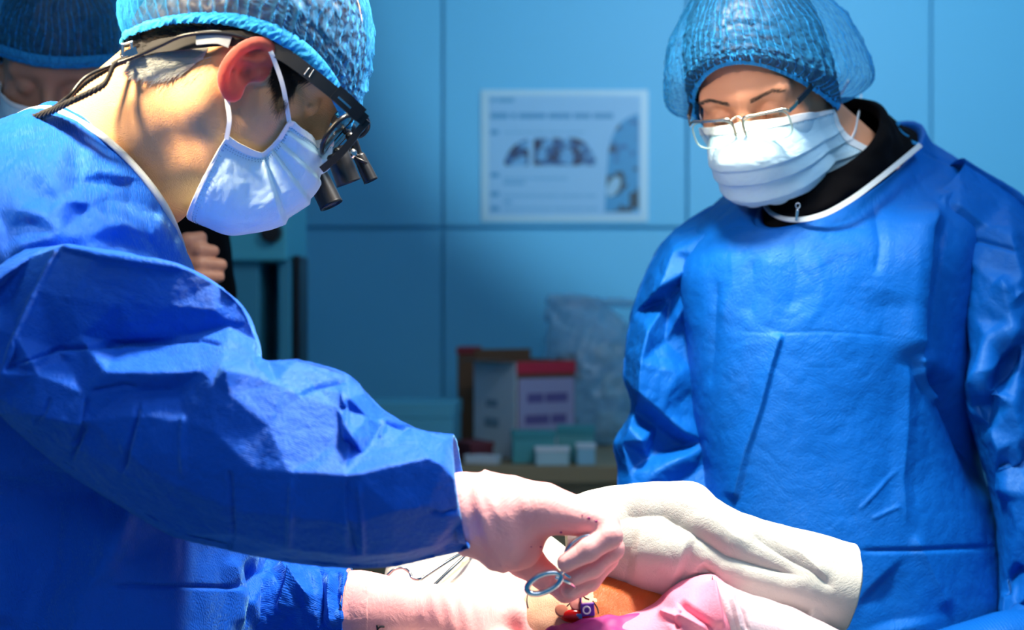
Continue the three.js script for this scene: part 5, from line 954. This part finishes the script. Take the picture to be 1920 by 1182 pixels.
// ================================================================ third person, in shade behind the first
{
  const S3 = thing('person', 'dark-clothed person in a blue cap standing behind the loupe-wearing surgeon', 'person');
  const h = makeHead(HT, P(95, 330, 2.1), 0.056, 0.066, true, 0.004);
  mesh('body', h.g, [M.skinTan, M.skinTan], S3);
  const k = { xc: -0.004, a: 0.097, b: 0.08, yF: 0.04, yS: 0.02, yB: -0.05, yT: 0.17, lean: -0.01, puffF: 0.36, puffB: 0.36, sag: 0.03, pleat: 0.008, pl: 30, id: 21, back: 0.02 };
  hairDome(HT, k, S3); capParts(HT, k, M.cap, S3);
  const S = [[-0.005, -0.085, 0.06], [0.012, -0.068, 0.068], [0.022, -0.05, 0.07], [0.03, -0.032, 0.069], [0.036, -0.014, 0.067]], C = [[0.055, -0.126, 0], [0.105, -0.105, 0], [0.122, -0.075, 0], [0.127, -0.045, 0], [0.112, -0.02, 0]];
  const { m, at } = maskParts(HT, S, C, S3, [[0.3, 0.16, 0.004, 0.5], [0.6, 0.14, 0.003, 0.4]], { field: h.plain });
  for (const s of [1, -1]) mesh('ear_loop', ribbon([at(0.95, 0.97 * s), V(0.0, 0.005, 0.079 * s), V(-0.02, 0.012, 0.084 * s), V(-0.015, -0.04, 0.078 * s), at(0.05, 0.97 * s)].map((p) => p.applyMatrix4(HT.m)), 0.004, 0.0014, V(s, 0, 0.4)), M.loop, m);
  const D = 2.15;
  const shirt = mesh('black_shirt', loft([
    ring([95, 300, 2.12], [170, 300, 2.12], [95, 325, 2.05]), ring([98, 335, 2.14], [250, 335, 2.14], [98, 370, 2.05]), ring([100, 372, D], [392, 380, D], [100, 420, 2.03]), ring([100, 430, D], [428, 432, D], [100, 480, 2.01]), ring([100, 520, D], [440, 520, D], [100, 560, 2.0]), ring([100, 640, D], [444, 640, D], [100, 660, 2.0]), ring([100, 800, D], [430, 800, D], [100, 800, 2.0]), ring([100, 1100, D], [350, 1100, D], [100, 1100, 2.0]), ring([100, 1500, D], [340, 1500, D], [100, 1500, 2.0]),
  ], { nu: 160, nv: 160, hem: 1, wrinkle: (x, y, z) => 0.01 * (crumple(x, y, z, 0.12) - 0.3) }), M.blackCloth, S3);
  mesh('folded_sleeve', loft([outline([-120, 500], [-130, 600], 1.98, 0.05), outline([100, 470], [100, 585], 1.95, 0.055), outline([250, 450], [250, 560], 1.94, 0.05), outline([340, 448], [340, 540], 1.945, 0.042)], { nu: 80, nv: 60, hem: 1 }), M.blackCloth, shirt);
  const hand = [chain([[320, 492, 1.95, 0.03], [360, 492, 1.952, 0.022]], 0.02)];
  for (const [y, x, r] of [[470, 400, 0.0085], [496, 414, 0.009], [518, 410, 0.0085], [538, 398, 0.0075]]) hand.push(chain([[345, lerp(y, 495, 0.35), 1.945, 0.0125], [375, y - 1, 1.936, 0.0105], [x, y + 1, 1.942, r]], 0.003));
  hand.push(chain([[330, 470, 1.94, 0.014], [352, 452, 1.935, 0.011], [376, 446, 1.94, 0.009]], 0.006));
  const f = gloveField(hand), a = P(290, 570, 2.0), b = P(440, 420, 2.0);
  mesh('hand', nets(f, [a.x, a.y, -2.02], [b.x, b.y, -1.9], 0.0035), M.skinTan, S3);
  bodyUnder(S3, 0.62, P(100, 0, D).x, -D - 0.02, 0);
}
// ================================================================ operating table, patient and drapes
{
  const t = thing('operating_table', 'operating table under the drapes in front of the surgeons', 'table');
  mesh('table_top', boxAt(0.08, 0.86, -1.42, 0.4, 0.06, 0.36, 0.02), M.equipDark, t);
  mesh('mattress', boxAt(0.08, 0.915, -1.42, 0.38, 0.05, 0.34, 0.02), M.blackMatte, t);
  mesh('column', boxAt(0.08, 0.45, -1.42, 0.2, 0.78, 0.18, 0.03), M.steel, t);
  mesh('base', boxAt(0.08, 0.04, -1.42, 0.5, 0.08, 0.34, 0.02), M.equipDark, t);
}
// main drape: a cloth over table and patient
const drapeH = (x, z) => { const n = 0.012 * noise(x * 9, z * 9, 1) + 0.006 * noise(x * 22, z * 18, 4); const e = smooth(-0.2, -0.12, x) * smooth(0.36, 0.29, x) * smooth(-1.66, -1.6, z) * smooth(-1.16, -1.22, z); return lerp(0.7, 0.975 + 0.085 * Math.exp(-Math.pow((z + 1.56) / 0.08, 2)) * smooth(0.14, 0.02, x) + n, e); };
single('patient_drape', sheet((u, v) => { const x = lerp(-0.215, 0.4, u), z = lerp(-1.68, -1.14, v); return V(x, drapeH(x, z), z); }, 180, 120, 0.0015, [0.9, 0.55]), M.drape, 'white surgical drape spread over the operating table between both gloves', 'drape');
// the draped limb: white stockinette that ends open on the right
single('drape_towel', loft([
  outline([1058, 938], [1064, 1060], 1.44, 0.05), outline([1100, 922], [1100, 1085], 1.435, 0.06), outline([1180, 908], [1170, 1108], 1.43, 0.066), outline([1250, 906], [1220, 1122], 1.425, 0.068), outline([1312, 911], [1275, 1130], 1.42, 0.068), outline([1372, 955], [1345, 1135], 1.41, 0.064), outline([1490, 990], [1445, 1158], 1.4, 0.06), outline([1560, 1010], [1520, 1180], 1.395, 0.056), outline([1606, 1022], [1562, 1192], 1.39, 0.052),
], {
  nu: 320, nv: 320, hem: 1.6, frontShare: 0.72,
  folds: [F('v', 0.008, 36, [[1140, 985], [1180, 966], [1240, 962], [1300, 1000], [1360, 1040], [1440, 1065], [1520, 1085]]), F('r', 0.006, 46, [[1150, 945], [1240, 930], [1310, 960], [1370, 1010], [1420, 1030]]), F('r', 0.004, 30, [[1380, 985], [1440, 1012], [1500, 1040], [1560, 1090]]), F('v', 0.004, 24, [[1400, 1000], [1450, 1030], [1520, 1070], [1570, 1110]]), F('v', 0.005, 30, [[1310, 1060], [1330, 1080], [1280, 1110]]), F('r', 0.006, 18, [[1515, 1145], [1530, 1160], [1545, 1182]]), F('g', 0.01, 50, [[1180, 1030], [1240, 1040], [1290, 1060]])],
  wrinkle: (x, y, z) => 0.004 * (crumple(x, y, z, 0.09) - 0.3) + 0.0008 * (crumple(x, y, z, 0.03) - 0.3),
}), M.drape, 'white stockinette drape wrapped over the raised limb, open end toward the standing surgeon', 'drape');
// pink drape with a folded-back corner
single('pink_drape', loft([
  outline([1130, 1158], [1130, 1230], 1.36, 0.05), outline([1225, 1140], [1225, 1230], 1.35, 0.055), outline([1262, 1110], [1262, 1235], 1.345, 0.06), outline([1300, 1088], [1300, 1240], 1.342, 0.06), outline([1340, 1080], [1340, 1240], 1.34, 0.055), outline([1362, 1096], [1368, 1245], 1.338, 0.05), outline([1380, 1120], [1386, 1250], 1.34, 0.04),
], {
  nu: 220, nv: 260, frontShare: 0.75,
  folds: [F('s', 0.01, 40, [[1352, 1182], [1345, 1140], [1340, 1085]], { w2: 10 }), F('v', 0.008, 14, [[1270, 1130], [1300, 1150], [1340, 1182]]), F('r', 0.006, 16, [[1230, 1150], [1280, 1160], [1330, 1182]]), F('r', 0.005, 10, [[1366, 1110], [1380, 1150], [1390, 1182]]), F('v', 0.006, 14, [[1280, 1145], [1262, 1165], [1275, 1182]])],
  wrinkle: (x, y, z) => 0.004 * (crumple(x, y, z, 0.06) - 0.3),
}), M.drapePink, 'pink surgical drape bunched along the lower edge of the incision', 'drape');
single('folded_drape', loft([
  outline([1336, 1082], [1352, 1240], 1.318, 0.02), outline([1350, 1090], [1372, 1240], 1.315, 0.03), outline([1400, 1112], [1410, 1245], 1.315, 0.036), outline([1460, 1132], [1465, 1250], 1.315, 0.038), outline([1520, 1158], [1520, 1255], 1.312, 0.036), outline([1575, 1184], [1572, 1262], 1.31, 0.03),
], { nu: 160, nv: 200, frontShare: 0.75, folds: [F('r', 0.004, 9, [[1368, 1108], [1382, 1150], [1392, 1190]]), F('v', 0.004, 8, [[1378, 1110], [1394, 1150], [1402, 1190]]), F('v', 0.003, 12, [[1440, 1130], [1490, 1160], [1540, 1190]])], wrinkle: (x, y, z) => 0.003 * (crumple(x, y, z, 0.05) - 0.3) }), M.drapeLilac, 'pale lilac folded-back drape under the open end of the stockinette', 'drape');
single('purple_drape', sheet((u, v) => { const e = cr([[1010, 1190, 1.33], [1050, 1176, 1.335], [1100, 1164, 1.34], [1160, 1156, 1.345], [1240, 1160, 1.35]], u), p = P(...e); return V(p.x, p.y + 0.004 * noise(u * 9, v * 5, 2) - 0.05 * v * v - 0.004 * v, p.z + v * 0.07); }, 60, 30, 0.002), M.drapePurple, 'purple drape lying in front of the incision under the fingers', 'drape');
// the patient's skin: tan around the wound, orange where it is painted
{
  const g = thing('patient_skin', 'patient\'s skin painted orange beside the incision', 'patient');
  const c = P(1090, 1175, 1.4), f = (x, y, z) => smin(ell(x, y, z, [c.x, c.y, c.z], [0.075, 0.05, 0.06]), cone(x, y, z, P(1090, 1160, 1.4).toArray(), P(1300, 1160, 1.39).toArray(), 0.035, 0.03), 0.03) - 0.0015 * noise(x * 60, y * 60, z * 60);
  const geo = nets(f, [c.x - 0.1, c.y - 0.06, c.z - 0.08], [c.x + 0.16, c.y + 0.07, c.z + 0.08], 0.003), p = geo.attributes.position.array, idx = geo.index.array, a = [], b = [];
  for (let i = 0; i < idx.length; i += 3) { const o = idx[i] * 3, px = 960 - FPX * p[o] / p[o + 2]; (px > 1112 + 10 * noise(p[o] * 90, p[o + 1] * 90, 3) ? b : a).push(idx[i], idx[i + 1], idx[i + 2]); }
  geo.setIndex(a.concat(b)); geo.addGroup(0, a.length, 0); geo.addGroup(a.length, b.length, 1);
  mesh('skin', geo, [M.flesh, M.iodine], g);
  const hit = (px, py) => { const o = V(0, EYE, 0), d = P(px, py, 1).sub(o).normalize(); let t = 1.1; for (let i = 0; i < 80; i++) { const q = o.clone().addScaledVector(d, t), s = f(q.x, q.y, q.z); if (s < 0.0005) break; t += s * 0.8; if (t > 2) break; } return o.addScaledVector(d, t); };
  const w = hit(1078, 1156);
  mesh('incision', new THREE.SphereGeometry(0.011, 24, 14).scale(1.3, 0.6, 0.5).translate(w.x, w.y, w.z), M.blood, g);
  const lines = []; for (const L of [[[990, 1110], [988, 1130], [990, 1140]], [[1112, 1128], [1120, 1140], [1122, 1150]], [[1088, 1112], [1098, 1122], [1104, 1124]], [[1060, 1140], [1075, 1126], [1095, 1110], [1112, 1102]]]) lines.push(capTube(L.map(([x, y]) => hit(x, y)), 0.0006, 20, 6));
  mesh('suture', merge(lines), M.blackMatte, g);
  // small round pads and the violet clip in the wound
  const pad = (px, py, r, m, label) => { const q = hit(px, py), n = V(0.1, 0.45, 0.9).normalize(), o = new THREE.Quaternion().setFromUnitVectors(V(0, 1, 0), n); return single('suture_pad', new THREE.LatheGeometry([[0, 0], [r, 0], [r * 1.05, 0.0012], [r, 0.0026], [r * 0.8, 0.003], [0, 0.0032]].map(([x, y]) => new THREE.Vector2(x, y)), 32).applyQuaternion(o).translate(q.x, q.y, q.z + 0.004), m, label, 'pad'); };
  pad(1080, 1133, 0.006, std(0.55, 0.22, 0.2, 0.4), 'round pinkish pad beside the violet clip');
  pad(1052, 1144, 0.006, std(0.6, 0.24, 0.15, 0.4), 'round tan pad next to the gloved fingertip');
  const k = thing('clip', 'small violet clip with a pale loop at the incision', 'clip'), q = hit(1101, 1141);
  mesh('body', box(0.013, 0.012, 0.006, 0.001).rotateZ(0.08).translate(q.x, q.y, q.z + 0.006), std(0.12, 0.02, 0.4, 0.35), k);
  mesh('loop', tube(Array.from({ length: 12 }, (_, i) => { const t = i / 12 * 6.2832; return V(q.x - 0.001 + 0.0032 * Math.cos(t), q.y + 0.0034 * Math.sin(t), q.z + 0.0096); }), 0.0009, 30, 6, true), M.maskWhite, k);
  mesh('tip', box(0.006, 0.005, 0.004, 0.001).translate(q.x - 0.008, q.y - 0.006, q.z + 0.007), std(0.05, 0.25, 0.6, 0.35), k);
}
// ---------------------------------------------------------------- instruments
{
  const g = thing('needle_holder', 'steel ring-handled needle holder in the surgeon\'s raised glove', 'instrument');
  const el = (cx, cy, a, b, rot, d, n = 24) => Array.from({ length: n }, (_, i) => { const t = i / n * 6.2832, x = a * Math.cos(t), y = b * Math.sin(t), c = Math.cos(rot), s = Math.sin(rot); return P(cx + x * c - y * s, cy + x * s + y * c, d); });
  mesh('ring', tube(el(1020, 1094, 34, 16, -0.42, 1.262), 0.0028, 120, 12, true), M.steel, g);
  mesh('ring', tube(el(1090, 1028, 32, 17, -0.62, 1.262), 0.0024, 120, 12, true), M.steel, g);
  mesh('shank', capTube([P(1046, 1080, 1.262), P(1056, 1072, 1.262), P(1072, 1056, 1.268), P(1096, 1046, 1.29)], 0.002, 40, 10), M.steel, g);
  mesh('shank', capTube([P(1044, 1084, 1.262), P(1052, 1086, 1.262), P(1068, 1094, 1.266), P(1086, 1112, 1.31), P(1088, 1128, 1.345)], 0.0019, 40, 10), M.steel, g);
  mesh('ratchet', box(0.007, 0.0025, 0.002, 0.0006).rotateZ(-0.6).translate(...P(1064, 1080, 1.258).toArray()), M.steel, g);
}
{
  const g = thing('hemostat', 'steel clamp lying open on the white drape behind the lower glove', 'instrument');
  const d = 1.47;
  mesh('shank', capTube([P(892, 1021, d + 0.05), P(872, 1034, d + 0.04), P(835, 1056, d + 0.02), P(790, 1086, d)], 0.0018, 40, 10), M.darkSteel, g);
  mesh('shank', capTube([P(888, 1024, d + 0.05), P(868, 1046, d + 0.03), P(845, 1068, d + 0.015), P(814, 1098, d - 0.01)], 0.0018, 40, 10), M.darkSteel, g);
  mesh('box_joint', box(0.008, 0.005, 0.004, 0.001).rotateZ(0.6).translate(...P(876, 1032, d + 0.042).toArray()), M.darkSteel, g);
  mesh('ring', capTube([P(728, 1078, d), P(740, 1068, d), P(756, 1066, d), P(768, 1074, d), P(773, 1084, d - 0.005), P(782, 1087, d - 0.005), P(790, 1086, d)], 0.0016, 60, 10), M.darkSteel, g);
}
renderer.render(scene, camera);
